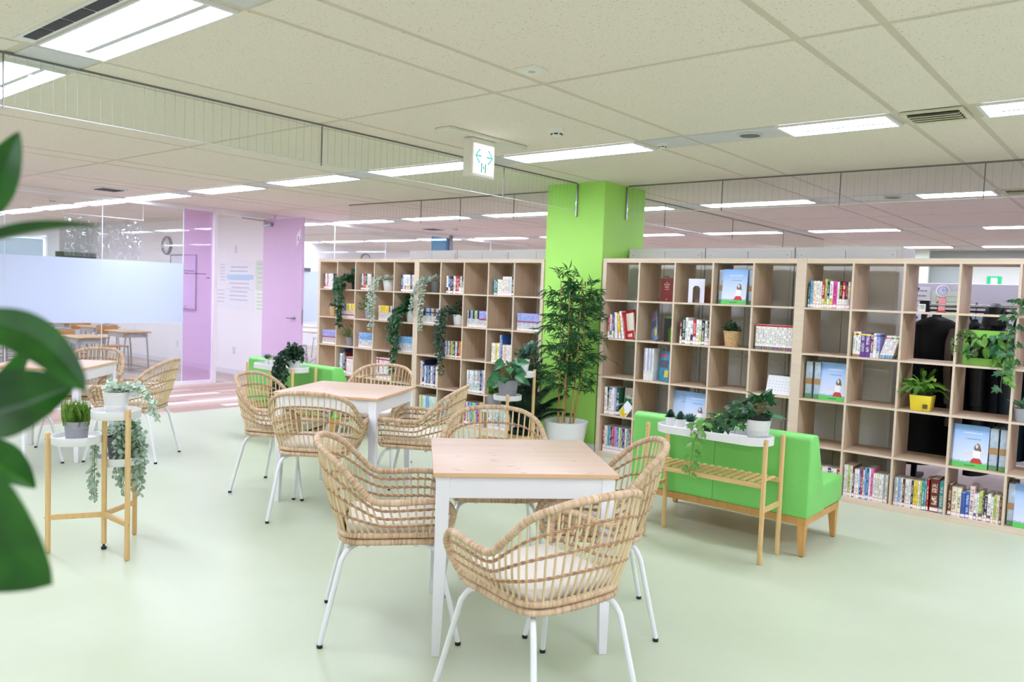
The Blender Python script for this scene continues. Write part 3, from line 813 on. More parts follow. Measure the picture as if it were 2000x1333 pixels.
# ================================================================== SOFAS
def sofa(x0, label, Wd=1.18, y0=-1.57):
    t = thing('sofa', label, 'sofa', (x0, y0, 0), 0, 'green leatherette bench sofas on wooden legs')
    b = MB(); i = 0
    # back: slightly raked slab from the base up
    P = [(0, .23), (.30, .23), (.245, .40), (.125, .705), (.03, .715), (0, .69)]
    b = MB(); n = len(P)
    for x in (0, Wd): b.v += [(x, p[0], p[1]) for p in P]
    b.f.append(tuple(range(n))); b.m.append(0); b.f.append(tuple(range(2*n-1, n-1, -1))); b.m.append(0)
    for k in range(n): b.f.append((k, n+k, n+(k+1) % n, (k+1) % n)); b.m.append(0)
    P2 = b.mesh('backrest', M_SOFA, .014, 3); bk = obj('backrest', P2, t)
    b = MB(); b.box(Wd/2-.0012, Wd/2+.0012, -.0012, .01, .235, .69); obj('seam', b.mesh('seam', plain('seam_green', (70, 150, 62), .6), smooth=False), bk)
    b = MB(); b.box(.001, Wd-.001, .12, .62, .232, .40); se = b.mesh('seat', M_SOFA, .02, 3); s_ = obj('seat', se, t)
    b = MB(); b.box(.012, Wd-.012, .012, .605, .185, .23); obj('base_frame', b.mesh('base_frame', M_BEECH, .003, 1), t)
    for x in (.04, Wd-.04):
        for y in (.038, .578):
            b = MB(); ox = .012 if x > .5 else -.012; oy = .01 if y > .3 else -.006
            b.taper((x+ox*.6, y+oy, .004), (x, y, .188), .014, .025); l = obj('leg', b.mesh('leg', M_BEECH, .002, 1), t)
            b = MB(); b.lathe([(.011, 0), (.011, .005)], 12, (x+ox*.6, y+oy, 0)); obj('glide', b.mesh('glide', M_BLACK), l)
sofa(5.715, 'bright green bench sofa on wooden legs, behind the right tray bench')
sofa(1.04, 'bright green bench sofa behind the middle table, by the left bookcases', 1.42, -1.54)

# ================================================================== TRAY BENCHES (plant stands with tray and slatted shelf)
def tray_bench(x0, y0, label):
    t = thing('plant_bench', label, 'plant stand', (x0, y0, 0), 0, 'bamboo plant benches with a white tray on top')
    Wd, D = .745, .255
    b = MB(); N = 40; outl = []
    hw, hd = Wd/2-.012, D/2-.005
    rad = hd
    for k in range(N):
        a = 2*math.pi*k/N; cx = (hw-rad)*(1 if math.cos(a) >= 0 else -1)
        outl.append((cx+rad*math.cos(a), rad*math.sin(a)))
    def ringv(s, z): return [(Wd/2+p[0]*s, D/2+p[1]*(s if s == 1 else 1-(1-s)*2.6), z) for p in outl]
    rings = [ringv(1, .655), ringv(1, .699), ringv(.988, .702), ringv(.985, .69), ringv(.98, .672)]
    for rg in rings: b.v += rg
    for i in range(len(rings)-1):
        for k in range(N): b.f.append((i*N+k, i*N+(k+1) % N, (i+1)*N+(k+1) % N, (i+1)*N+k)); b.m.append(0)
    b.f.append(tuple(reversed(range(N)))); b.m.append(0); b.f.append(tuple((len(rings)-1)*N+k for k in range(N))); b.m.append(0)
    tr = obj('tray', b.mesh('tray', M_TRAY, angle=50), t)
    for x in (0, Wd):
        for y in (0, D):
            b = MB(); b.tube([(x, y, 0), (x, y, .006), (x, y, .70), (x, y, .705)], [.008, .0135, .0135, .011], 12); l = obj('leg', b.mesh('leg', M_BAMBOO, angle=30), t)
            b = MB(); sy = -1 if y == 0 else 1; b.tube([(x, y+sy*.0125, .685), (x, y+sy*.0155, .685)], .0045, 8); obj('screw', b.mesh('screw', M_STEEL), l)
    for y in (.008, D-.008):
        b = MB(); b.box(.0, Wd, y-.009, y+.009, .427, .452); obj('shelf_rail', b.mesh('shelf_rail', M_BAMBOOX, .002, 1), t)
    for x in (0, Wd):
        b = MB(); b.box(x-.009, x+.009, .01, D-.01, .292, .318); obj('cross_rail', b.mesh('cross_rail', M_BAMBOO, .002, 1), t)
    b = MB(); b.box(-.011, .011, .012, D-.012, .452, .461); sl = b.mesh('slat', M_BAMBOO, .0015, 1)
    for k in range(15): obj('slat', sl, t, (.035+k*(Wd-.07)/14, 0, 0))
tray_bench(5.999, -1.862, 'bamboo plant bench with white tray holding ivy, behind the right green sofa')
tray_bench(1.53, -1.85, 'bamboo plant bench with white tray, at the left green sofa')

# ================================================================== THREE-TIER STANDS
def tier_stand(mx, my, rz, label, ztop=.79, zmid=.64, zlow=.50):
    t = thing('tiered_plant_stand', label, 'plant stand', (mx, my, 0), rz, 'bamboo stands with three round white trays')
    dirs = [(0, ztop), (R(120), zlow), (R(240), zmid)]     # leg directions from the middle post
    d = .265
    b = MB(); b.tube([(0, 0, .03), (0, 0, .035), (0, 0, ztop-.06), (0, 0, ztop-.056)], [.010, .0135, .0135, .012], 12); l = obj('middle_post', b.mesh('middle_post', M_BAMBOO, angle=30), t)
    b = MB(); b.lathe([(.014, 0), (.014, .014), (.006, .016), (.006, .03)], 12); obj('foot', b.mesh('foot', M_BLACK), l)
    for a, z in dirs:
        x, y = d*math.cos(a), d*math.sin(a)
        b = MB(); b.tube([(x, y, 0), (x, y, .008), (x, y, z), (x, y, z+.004)], [.008, .0135, .0135, .011], 12); l = obj('leg', b.mesh('leg', M_BAMBOO, angle=30), t)
        b = MB(); ux, uy = math.cos(a), math.sin(a)
        for zz in (z-.03, .19): b.tube([(x+ux*.0125, y+uy*.0125, zz), (x+ux*.016, y+uy*.016, zz)], .0045, 8)
        obj('screws', b.mesh('screws', M_STEEL), l)
        b = MB(); T = Matrix.Rotation(a, 4, 'Z'); b.box(.01, d-.01, -.009, .009, .178, .205, T=T); obj('foot_rail', b.mesh('foot_rail', M_BAMBOOX, .002, 1), t)
        cx, cy = x/2, y/2; rr_ = d/2-.012
        b = MB(); b.lathe([(rr_-.004, z-.055), (rr_, z-.05), (rr_, z-.012), (rr_-.004, z-.012), (rr_-.006, z-.035), (0, z-.035)], 36, (cx, cy, 0)); obj('tray', b.mesh('tray', M_TRAY, angle=50), t)
    return t
tier_stand(4.073, -4.274, R(1), 'bamboo stand with three white trays at the left, beside the foreground leaves')
tier_stand(4.05, -.89, R(70), 'bamboo stand with three white trays before the left bookcase and green column', .80, .62, .49)

# ================================================================== COAT RACK AND PARTITION BEHIND THE RIGHT BOOKCASE
t = thing('coat_rack', 'black coat rack with a chrome rail, behind the right bookcase', 'coat rack', (0, 1.0, 0))
b = MB(); b.tube([(6.84, 0, 1.5), (8.5, 0, 1.5)], .014, 12); obj('rail', b.mesh('rail', M_CHROME), t)
b = MB(); b.tube([(6.84, .0, 1.46), (8.5, .0, 1.46)], .009, 8); obj('lower_rail', b.mesh('lower_rail', M_BLACK), t)
for x in (6.87, 8.5):
    b = MB(); b.box(x-.02, x+.02, -.02, .02, .08, 1.53); b.box(x-.035, x+.035, -.025, .025, 1.44, 1.535); b.box(x-.025, x+.025, -.25, .25, .05, .085); p = obj('post', b.mesh('post', M_BLACK, .003, 1), t)
    for y in (-.22, .22):
        b = MB(); T = Matrix.Translation((x, y, .027)) @ Matrix.Rotation(R(90), 4, 'Y'); n0 = len(b.v); b.lathe([(.026, -.01), (.026, .01)], 14); b.v[n0:] = [tuple(T @ Vector(v)) for v in b.v[n0:]]; obj('caster', b.mesh('caster', M_BLACK), p)
def coat(x, y, rz, z_top, z_bot, sh, hem, th, mat, label, hood=None, fur=None):
    t = thing('coat', label, 'coat', (x, y, 0), rz, 'coats on the rack behind the right bookcase')
    b = MB(); N = 28; prof = [(.02, .06, .05), (.0, .09, .06), (-.03, .55, .75), (-.07, .92, .9), (-.14, 1, 1), (-.45, .94, 1.05)]
    zs = [(z_top+dz, max(.05, sh*fx), th*fy) for dz, fx, fy in prof]
    zs += [(z_top-.45-(z_top-.45-z_bot)*k/5, sh*.94+(hem-sh*.94)*k/5, th*(1.05+.12*k/5)) for k in range(1, 6)]
    for iz, (z, a, c) in enumerate(zs):
        for k in range(N):
            ang = 2*math.pi*k/N; fold = 1+(.07*math.sin(ang*5+iz*.4)*min(1, iz/6))
            cx = math.copysign(abs(math.cos(ang))**.7, math.cos(ang)); sy = math.copysign(abs(math.sin(ang))**.8, math.sin(ang))
            b.v.append((c*sy*fold, a*cx, z))
    for i in range(len(zs)-1):
        for k in range(N): b.f.append((i*N+k, (i+1)*N+k, (i+1)*N+(k+1) % N, i*N+(k+1) % N)); b.m.append(0)
    b.f.append(tuple(range(N))); b.m.append(0); b.f.append(tuple((len(zs)-1)*N+k for k in reversed(range(N)))); b.m.append(0)
    obj('body', b.mesh('body', mat), t)
    for s in (-1, 1):
        b = MB(); b.tube([(0, s*sh*.8, z_top-.09), (.0, s*sh*1.0, z_top-.18), (.0, s*sh*1.08, z_top-.4), (.01, s*sh*1.06, z_top-.66)], [.055, .062, .056, .046], 12); obj('sleeve', b.mesh('sleeve', mat), t)
    if hood:
        b = MB(); b.lathe([(.02, .13), (.075, .1), (.1, .03), (.11, -.04), (.06, -.09)], 16, (.02, 0, z_top), sx=.8, sy=1.15); obj('hood', b.mesh('hood', mat), t)
    if fur:
        b = MB(); b.tube(catmull([(.09, -.13, z_top-.1), (.11, -.12, z_top+.02), (.11, 0, z_top+.09), (.11, .12, z_top+.02), (.09, .13, z_top-.1)], 5), [.03+.008*math.sin(i*2.1) for i in range(21)], 8); obj('fur_trim', b.mesh('fur_trim', fur), t)
    b = MB(); b.tube(catmull([(0, 0, z_top), (0, 0, 1.49), (0, .012, 1.52), (0, -.004, 1.53), (0, -.02, 1.51)], 4), .003, 6); obj('hanger_hook', b.mesh('hanger_hook', M_BLACK), t)
K = plain('black_wool', (16, 16, 18), .9); K2 = plain('black_nylon', (24, 25, 28), .55); BR = plain('taupe_wool', (112, 98, 94), .9); NV = plain('navy_wool', (22, 24, 38), .85); TL = plain('teal_nylon', (24, 42, 54), .45)
coat(6.96, 1.02, R(-30), 1.41, .22, .25, .30, .10, K, 'long black wool coat, leftmost on the coat rack')
coat(7.17, 1.08, R(-12), 1.39, .55, .22, .25, .045, BR, 'taupe brown coat half hidden behind the leftmost black coat')
coat(7.235, 1.02, R(-12), 1.38, .3, .22, .27, .04, NV, 'navy coat with a looped belt, third on the coat rack')
coat(7.35, 1.02, R(-12), 1.40, .2, .21, .28, .06, K2, 'black hooded coat in the middle of the coat rack', hood=True)
coat(7.56, 1.02, R(-14), 1.36, .35, .23, .27, .09, TL, 'dark teal padded coat with a fur-trimmed hood', hood=True, fur=plain('brown_fur', (120, 92, 68), .95))
coat(7.80, 1.02, R(-8), 1.38, .2, .22, .27, .09, K, 'black coat at the right end of the rack, at the picture edge')
q = MB(); q.tube(catmull([(7.17, .80, 1.38), (7.21, .78, 1.44), (7.25, .79, 1.38), (7.21, .78, 1.30), (7.19, .79, 1.24), (7.27, .79, 1.12)], 6), .008, 6)
tag(obj('belt', q.mesh('belt', M_BLACK)), 'black looped coat belt hanging in front of the navy coat', 'belt')

t = thing('partition_board', 'lavender white partition board behind the coat rack', 'partition', (0, 2.2, 0))
b = MB(); b.box(6.2, 9.4, 0, .05, .1, 1.715); obj('panel', b.mesh('panel', plain('lavender_panel', (214, 208, 222), .5), .004, 1), t)
for x in (6.25, 9.35):
    b = MB(); b.box(x-.03, x+.03, -.22, .27, 0, .1); obj('foot', b.mesh('foot', M_PANEL, .004, 1), t)
def sheet(name, x0, x1, z0, z1, mat, label, cat='paper', lines=0, lm_=None, seed=1, y=2.199):
    t = thing(name, label, cat, ((x0+x1)/2, y, (z0+z1)/2)); w, h = (x1-x0)/2, (z1-z0)/2
    b = MB(); b.box(-w, w, -.0012, 0, -h, h); obj('sheet', b.mesh('sheet', mat, smooth=False), t)
    if lines:
        q = MB(); g = random.Random(seed)
        for i in range(lines):
            z = h*.75-i*(h*1.5/lines); x = -w*.8+g.random()*w*.2
            while x < w*.8-g.random()*w*.3:
                a = g.uniform(.35, 1.0)*min(h*.08, .014); q.box(x, x+a, -.0018, -.0012, z-min(h*.03, .009), z+min(h*.03, .009)); x += a*1.6
        stuff(obj('print', q.mesh('print', lm_ or plain('ink_dark', (60, 62, 84), .7), smooth=False), t))
    return t
def magnet(x, z, mat, label, y=2.19):
    q = MB(); q.tube([(x, y+.008, z), (x, y-.004, z)], .013, 14); tag(obj('magnet', q.mesh('magnet', mat)), label, 'magnet')
PAPER = plain('paper_white', (240, 240, 244), .7); PALEG = plain('paper_pale_green', (222, 232, 214), .7)
sheet('notice', 6.44, 6.645, 1.36, 1.68, PAPER, 'white printed notice held by blue magnets on the lavender partition', 'notice', 5)
sheet('calendar_sheet', 6.40, 6.65, 1.10, 1.34, PAPER, 'white calendar sheet under the notice, red magnet at its corner', 'calendar', 4, plain('ink_light', (176, 176, 190), .7))
sheet('map_poster', 6.66, 6.98, 1.25, 1.64, PALEG, 'pale green map poster on the partition behind the wristwatch clock', 'poster', 6, plain('map_green', (176, 204, 150), .7), 4)
sheet('color_leaflet', 6.985, 7.13, 1.23, 1.44, plain('leaflet_blue', (150, 172, 206), .7), 'blue and yellow leaflet on the partition behind the coats', 'leaflet', 4, plain('leaflet_yellow', (230, 200, 70), .7), 6)
mb_ = plain('magnet_blue', (44, 54, 140), .4); mr = plain('magnet_red', (190, 44, 52), .4); my_ = plain('magnet_yellow', (222, 164, 62), .4)
magnet(6.54, 1.66, mb_, 'blue magnet at the top of the printed notice'); magnet(6.54, 1.385, mb_, 'blue magnet at the bottom of the printed notice')
magnet(6.42, 1.325, mr, 'red magnet at the corner of the calendar sheet'); magnet(6.83, 1.50, my_, 'yellow magnet at the right of the map poster'); magnet(7.02, 1.50, my_, 'yellow magnet at the top of the leaflet, right of the poster')

# ================================================================== CLASSROOM BEHIND THE GLASS
DW = wood('desk_wood', (196, 160, 120), (218, 184, 146), 'x', 18, 12, .35); GT = plain('grey_tube', (176, 172, 170), .4, metal=.3); DBOX = plain('desk_tray', (206, 204, 200), .5, metal=.3); CW = wood('chair_ply', (190, 134, 74), (208, 154, 92), 'x', 18, 12, .4)
def desk_proto(label, loc, rz=0):
    t = thing('school_desk', label, 'desk', loc, rz, 'school desks in the classroom behind the glass')
    b = MB(); b.box(-.325, .325, -.225, .225, .64, .66); obj('desktop', b.mesh('desktop', DW, .006, 2), t)
    b = MB(); b.box(-.26, .26, -.18, .2, .565, .638); obj('book_tray', b.mesh('book_tray', DBOX, .01, 2), t)
    for s in (-1, 1):
        b = MB(); b.tube(catmull([(s*.29, -.2, .0), (s*.29, -.17, .5), (s*.29, -.13, .615), (s*.29, 0, .63), (s*.29, .13, .615), (s*.29, .17, .5), (s*.29, .2, 0)], 4), .013, 8); obj('leg_frame', b.mesh('leg_frame', GT), t)
    b = MB(); b.tube([(-.29, .19, .09), (.29, .19, .09)], .011, 8); b.tube([(-.29, -.185, .09), (-.29, .185, .09)], .011, 8); b.tube([(.29, -.185, .09), (.29, .185, .09)], .011, 8); obj('stretcher', b.mesh('stretcher', GT), t)
    return t
def schair_proto(label, loc, rz=0):
    t = thing('school_chair', label, 'chair', loc, rz, 'school chairs in the classroom behind the glass')
    b = MB(); b.box(-.18, .18, -.18, .18, .375, .39); obj('seat', b.mesh('seat', CW, .005, 2), t)
    b = MB(); b.box(-.175, .175, -.215, -.2, .56, .70); obj('backrest', b.mesh('backrest', CW, .005, 2), t)
    for s in (-1, 1):
        b = MB(); b.tube(catmull([(s*.17, .19, .0), (s*.17, .16, .33), (s*.17, .1, .372), (s*.17, -.1, .372), (s*.17, -.18, .42), (s*.17, -.2, .6), (s*.16, -.21, .70)], 4), .011, 8); b.tube([(s*.17, -.13, .37), (s*.17, -.2, 0)], .011, 8); obj('side_frame', b.mesh('side_frame', GT), t)
    b = MB(); b.tube([(-.16, -.21, .70), (0, -.215, .725), (.16, -.21, .70)], .011, 8); obj('top_bar', b.mesh('top_bar', GT), t)
    return t
dn = ['desk nearest the glass, largest through the pane', 'desk beside the side wall, behind the nearest one', 'desk with a glossy top left of the nearest, at the glass', 'second desk along the glass, behind the foreground leaf', 'desk in the second row from the side wall', 'desk in the middle of the classroom', 'desk far in the third row', 'desk far back by the wall', 'third desk along the glass, left of the leaf stem']
pos = [(-4.2, -.42), (-5.55, -.3), (-3.15, -1.5), (-4.4, -1.55), (-5.7, -1.4), (-6.9, -1.35), (-6.9, -.25), (-8.1, -.8), (-3.2, -2.6)]
d0 = None
for (x, y), nm in zip(pos, dn):
    lb = 'school ' + nm
    if d0 is None: d0 = desk_proto(lb, (x, y, 0))
    else: dup(d0, (x, y, 0), 0, lb)
c0 = None
for (x, y), nm in zip(pos, dn):
    lb = 'school chair of the ' + nm.replace('desk ', 'desk ', 1)
    p = (x-.52, y, 0)
    if c0 is None: c0 = schair_proto(lb, p, R(-90))
    else: dup(c0, p, R(-90), lb)
# second classroom, seen past the pink door
RT = plain('round_table_top', (226, 214, 196), .4); CG = plain('chair_shell_grey', (92, 84, 92), .6)
def group_table(x, y, label):
    t = thing('classroom_table', label, 'table', (x, y, 0), 0, 'pale tables in the classroom beyond the pink door')
    b = MB(); b.box(-.45, .45, -.3, .3, .68, .705); obj('tabletop', b.mesh('tabletop', RT, .008, 2), t)
    for s in (-1, 1):
        b = MB(); b.tube([(s*.36, -.26, .0), (s*.36, .0, .12), (s*.36, 0, .68)], .014, 8); b.tube([(s*.36, .26, 0), (s*.36, 0, .12)], .014, 8); obj('leg', b.mesh('leg', GT), t)
def shell_chair(x, y, rz, label):
    t = thing('shell_chair', label, 'chair', (x, y, 0), rz, 'grey shell chairs in the classroom beyond the pink door')
    b = MB(); b.box(-.2, .2, -.2, .2, .41, .43); obj('seat', b.mesh('seat', plain('white_seat', (224, 224, 228), .5), .008, 2), t)
    b = MB(); b.box(-.21, .21, -.225, -.2, .52, .8); obj('backrest', b.mesh('backrest', CG, .01, 2), t)
    for sx in (-1, 1):
        b = MB(); b.tube([(sx*.19, -.21, .6), (sx*.19, -.2, .41), (sx*.19, .18, .40), (sx*.2, .22, 0)], .011, 8); b.tube([(sx*.19, -.14, .40), (sx*.2, -.22, 0)], .011, 8); obj('frame', b.mesh('frame', GT), t)
group_table(-3.0, 2.2, 'pale classroom table nearest the corridor, beyond the pink door'); group_table(-4.5, 3.2, 'pale classroom table farther back, beyond the pink door'); group_table(-3.1, 3.9, 'pale classroom table behind the left bookcase gap')
shell_chair(-3.55, 2.15, R(-80), 'grey shell chair left of the nearest pale table beyond the door'); shell_chair(-3.3, 2.85, R(170), 'grey shell chair behind the nearest pale table beyond the door'); shell_chair(-2.75, 1.55, R(10), 'grey shell chair before the nearest pale table, by the door'); shell_chair(-4.9, 3.9, R(160), 'grey shell chair at the farther pale table beyond the door')

# things on the classroom side wall (y = .86)
Wy = .859
t = thing('wall_clock', 'round grey wall clock seen through the classroom glass', 'clock', (-5.49, Wy, 2.10))
def lathe_y(prof, n=32):
    q = MB(); q.lathe(prof, n); q.v = [(v[0], -v[2], v[1]) for v in q.v]; q.f = [tuple(reversed(f)) for f in q.f]; return q
obj('rim', lathe_y([(.16, 0), (.165, .03), (.15, .045), (.135, .03), (.135, .02), (0, .02)]).mesh('rim', M_STEEL), t)
fc = obj('dial', lathe_y([(.135, .02), (.135, .022), (0, .022)]).mesh('dial', PAPER), t)
q = MB()
for k in range(12):
    a = k*math.pi/6; T = Matrix.Translation((.105*math.sin(a), -.024, .105*math.cos(a))); q.box(-.006, .006, -.001, .001, -.012, .012, T=T)
obj('hour_marks', q.mesh('hour_marks', plain('ink_dark', (60, 62, 84), .7), smooth=False), fc)
q = MB(); q.box(-.004, .004, -.027, -.025, 0, .07, T=Matrix.Rotation(R(20), 4, 'Y')); q.box(-.003, .003, -.027, -.025, 0, .1, T=Matrix.Rotation(R(75), 4, 'Y')); obj('hands', q.mesh('hands', M_BLACK, smooth=False), fc)
t = thing('wall_clock', 'small round clock peeking above the top of the left bookcases', 'clock', (-7.99, 7.45, 2.22), R(90))
obj('rim', lathe_y([(.16, 0), (.165, .03), (.15, .045), (.135, .03), (.135, .02), (0, .02)]).mesh('rim', M_STEEL), t)
fc = obj('dial', lathe_y([(.135, .02), (.135, .022), (0, .022)]).mesh('dial', PAPER), t)
q = MB(); q.box(-.004, .004, -.027, -.025, 0, .07, T=Matrix.Rotation(R(20), 4, 'Y')); q.box(-.003, .003, -.027, -.025, 0, .1, T=Matrix.Rotation(R(75), 4, 'Y')); obj('hands', q.mesh('hands', M_BLACK, smooth=False), fc)
t = thing('whiteboard', 'white board with a dark frame behind the pink glass pane', 'whiteboard', (-4.9, Wy, 1.46))
b = MB(); b.box(-.43, .43, -.02, 0, -.46, .46); obj('board', b.mesh('board', plain('board_white', (234, 232, 246), .25), .002, 1), t)
b = MB(); b.box(.43, .445, -.024, 0, -.47, .47); b.box(-.445, -.43, -.024, 0, -.47, .47); b.box(-.445, .445, -.024, 0, .46, .475); b.box(-.445, .445, -.05, 0, -.485, -.46); obj('frame', b.mesh('frame', plain('board_frame', (110, 108, 130), .4), smooth=False), t)
b = MB(); b.box(-.02, .12, -.045, -.02, -.455, -.40); obj('eraser', b.mesh('eraser', PAPER, .004, 1), t)
ink2 = plain('ink_grey', (186, 188, 204), .7)
sheet('wall_chart', -3.51, -2.70, 1.04, 1.83, PAPER, 'large white chart with a blue band on the wall by the door', 'poster', 9, ink2, 5, Wy)
t = bpy.data.objects['wall_chart']; q = MB(); q.box(-.39, .39, -.0022, -.0012, .10, .175); q.box(-.39, .39, -.0022, -.0012, -.065, -.058); obj('blue_band', q.mesh('blue_band', plain('band_blue', (190, 222, 246), .7), smooth=False), t)
sheet('wall_notice', -3.72, -3.54, 1.42, 1.82, PAPER, 'narrow white notice left of the large wall chart, upper one', 'notice', 6, ink2, 8, Wy)
sheet('wall_notice', -3.80, -3.53, 1.06, 1.39, PAPER, 'white notice with red and blue print left of the wall chart, lower one', 'notice', 4, plain('ink_redblue', (190, 150, 180), .7), 9, Wy)
sheet('wall_calendar', -2.66, -2.32, 1.37, 1.84, PALEG, 'green and white wall calendar right of the large chart, upper sheet', 'calendar', 5, ink2, 10, Wy)
sheet('wall_calendar', -2.66, -2.32, .98, 1.36, plain('paper_cream', (240, 244, 236), .7), 'green and white wall calendar right of the large chart, lower sheet', 'calendar', 5, plain('ink_green', (150, 196, 130), .7), 11, Wy)
for nm, x, z, lb in (('switch_plate', -3.25, 2.02, 'white switch plate above the wall chart'), ('outlet_plate', -3.25, .38, 'white outlet plate low on the wall beside the door post'), ('outlet_plate', -5.1, .36, 'outlet plate low on the wall behind the glass')):
    q = MB(); q.box(x-.035, x+.035, Wy-.008, Wy, z-.06, z+.06); tag(obj(nm, q.mesh(nm, plain('plate_white', (226, 226, 236), .4), .003, 1)), lb, 'switch' if 'switch' in nm else 'outlet')
# crinkled clear plastic hanging behind the glass
b = MB(); nu, nv = 60, 14; gg = random.Random(5)
for j in range(nv+1):
    for i in range(nu+1):
        b.v.append((-2.55+.02*math.sin(i*1.7+j*.25)+.012*math.sin(i*.6)+gg.uniform(-.006, .006), -1.98+1.0*i/nu, 2.26-.52*j/nv-(.03*math.sin(i*.35) if j == 0 else 0)))
for j in range(nv):
    for i in range(nu): b.f.append((j*(nu+1)+i, j*(nu+1)+i+1, (j+1)*(nu+1)+i+1, (j+1)*(nu+1)+i)); b.m.append(0)
t = thing('plastic_sheet', 'crinkled clear plastic sheet hanging behind the classroom glass, left of the clock', 'plastic sheet'); obj('sheet', b.mesh('sheet', glass('clear_plastic', (246, 246, 250), .16)), t)
b = MB(); b.tube([(-2.55, -2.0, 2.285), (-2.55, -.96, 2.285)], .006, 8); b.tube([(-2.55, -1.99, 2.285), (-2.55, -1.99, CEIL)], .003, 6); b.tube([(-2.55, -.97, 2.285), (-2.55, -.97, CEIL)], .003, 6); obj('hanging_rod', b.mesh('hanging_rod', M_FRAME), t)
# window with blinds on the far classroom wall
b = MB(); b.box(-10.995, -10.96, -9, .8, .9, 2.3); wn = struct('window_3', b.mesh('window_3', emit('daylight_pane', (225, 238, 255), 2.5), smooth=False))
b = MB()
b.box(-.012, .012, -4.85, 4.85, -.001, .001, T=Matrix.Rotation(R(50), 4, 'Y')); sl = b.mesh('blind_slat', plain('blind_grey', (170, 188, 200), .5), smooth=False)
for k in range(22): obj('blind_slat', sl, wn, (-10.93, -4.1, 2.28-.022*k))
q = MB(); q.box(-8.5, -8.46, .1, .86, 1.6, 1.97); tag(obj('dark_cabinet', q.mesh('dark_cabinet', plain('dark_plastic', (60, 60, 68), .5), .004, 1)), 'dark screen seen above the frosted film, in the classroom', 'screen')
# ================================================================== BOOKS
def book_mat():
    t = NT('book_cover')
    def att(n, out='Color'): return t.n('ShaderNodeAttribute', attribute_type='OBJECT', attribute_name=n).outputs[out]
    c1, c2, c3, ink, p = att('c1'), att('c2'), att('c3'), att('ink'), att('bp', 'Vector')   # bp: split, band position, sticker
    uv = t.n('ShaderNodeUVMap').outputs[0]; s = t.n('ShaderNodeSeparateXYZ', {0: uv}); u, v = s.outputs[0], s.outputs[1]
    ps = t.n('ShaderNodeSeparateXYZ', {0: p})
    spine = t.math('GREATER_THAN', u, -.5)
    nz = t.n('ShaderNodeTexNoise', {'Vector': t.n('ShaderNodeCombineXYZ', {0: t.math('MULTIPLY', u, 2.0), 1: t.math('MULTIPLY', v, 11.0), 2: t.math('MULTIPLY', t.n('ShaderNodeObjectInfo').outputs['Random'], 60.0)}).outputs[0], 'Scale': 1.3, 'Detail': 2})
    hs = t.n('ShaderNodeHueSaturation', {1: 3.2, 2: 1.15, 4: nz.outputs['Color']}).outputs[0]
    c2b = t.mix(t.math('MULTIPLY', att('art', 'Fac'), .45), c2, hs)
    col = t.mix(t.math('LESS_THAN', v, ps.outputs[0]), c1, c2b)
    band = t.math('LESS_THAN', t.math('ABSOLUTE', t.math('SUBTRACT', v, ps.outputs[1])), .035)
    col = t.mix(band, col, c3)
    rnd_ = t.n('ShaderNodeObjectInfo').outputs['Random']
    # glyph-like print running down the spine
    vec = t.n('ShaderNodeCombineXYZ', {0: t.math('MULTIPLY', u, 3.2), 1: t.math('MULTIPLY', v, 24.0), 2: t.math('MULTIPLY', rnd_, 97.0)}).outputs[0]
    g = t.noise(vec, 1.35, 2, .7)
    m = t.math('GREATER_THAN', g, .515)
    inside = t.math('MULTIPLY', t.math('LESS_THAN', t.math('ABSOLUTE', t.math('SUBTRACT', u, .5)), .30), spine)
    top = t.math('ADD', .82, t.math('MULTIPLY', rnd_, .12))
    inside = t.math('MULTIPLY', inside, t.math('MULTIPLY', t.math('LESS_THAN', v, top), t.math('GREATER_THAN', v, .22)))
    gap = t.math('GREATER_THAN', t.math('FRACT', t.math('ADD', t.math('MULTIPLY', v, 1.9), t.math('MULTIPLY', rnd_, 7.0))), .18)
    col = t.mix(t.math('MULTIPLY', t.math('MULTIPLY', m, inside), t.math('MULTIPLY', gap, .88)), col, ink)
    st = t.math('MULTIPLY', t.math('MULTIPLY', t.math('LESS_THAN', v, .15), t.math('GREATER_THAN', v, .03)), t.math('MULTIPLY', spine, ps.outputs[2]))
    edge = t.math('GREATER_THAN', v, .125)
    stc = t.mix(edge, s2l((242, 238, 236)), s2l((218, 146, 146)))
    col = t.mix(st, col, stc)
    t.bsdf(col, .38, 0, .4); return t.m
M_BOOK = book_mat(); M_PAGE = plain('book_pages', (232, 224, 206), .8)
def book_mesh(name, hard=False):
    b = MB()
    X = [0, .12, .5, .88, 1]; Y = [.03, .008, 0, .008, .03]
    for i in range(4):
        b.quad((X[i], Y[i], 0), (X[i+1], Y[i+1], 0), (X[i+1], Y[i+1], 1), (X[i], Y[i], 1), 0, [(X[i], 0), (X[i+1], 0), (X[i+1], 1), (X[i], 1)])
    cu = [(-1, 0), (-1, 0), (-1, 1), (-1, 1)]
    b.quad((0, 1, 0), (0, .03, 0), (0, .03, 1), (0, 1, 1), 0, cu); b.quad((1, .03, 0), (1, 1, 0), (1, 1, 1), (1, .03, 1), 0, cu)
    b.quad((.08, 1, 0), (.08, .03, 0), (.08, .03, 1), (.08, 1, 1), 0, cu); b.quad((.92, .03, 0), (.92, 1, 0), (.92, 1, 1), (.92, .03, 1), 0, cu)
    for z in (0, 1):
        b.quad((0, .03, z), (.08, .03, z), (.08, 1, z), (0, 1, z), 0, cu); b.quad((.92, .03, z), (1, .03, z), (1, 1, z), (.92, 1, z), 0, cu)
        b.poly([(0, .03, z), (.12, .008, z), (.5, 0, z), (.88, .008, z), (1, .03, z)], 0)
    b.box(.08, .92, .025, .985, .012, .986 if hard else .995, 1)
    return b.mesh(name, [M_BOOK, M_PAGE], smooth=False)
ME_BOOK = book_mesh('book')
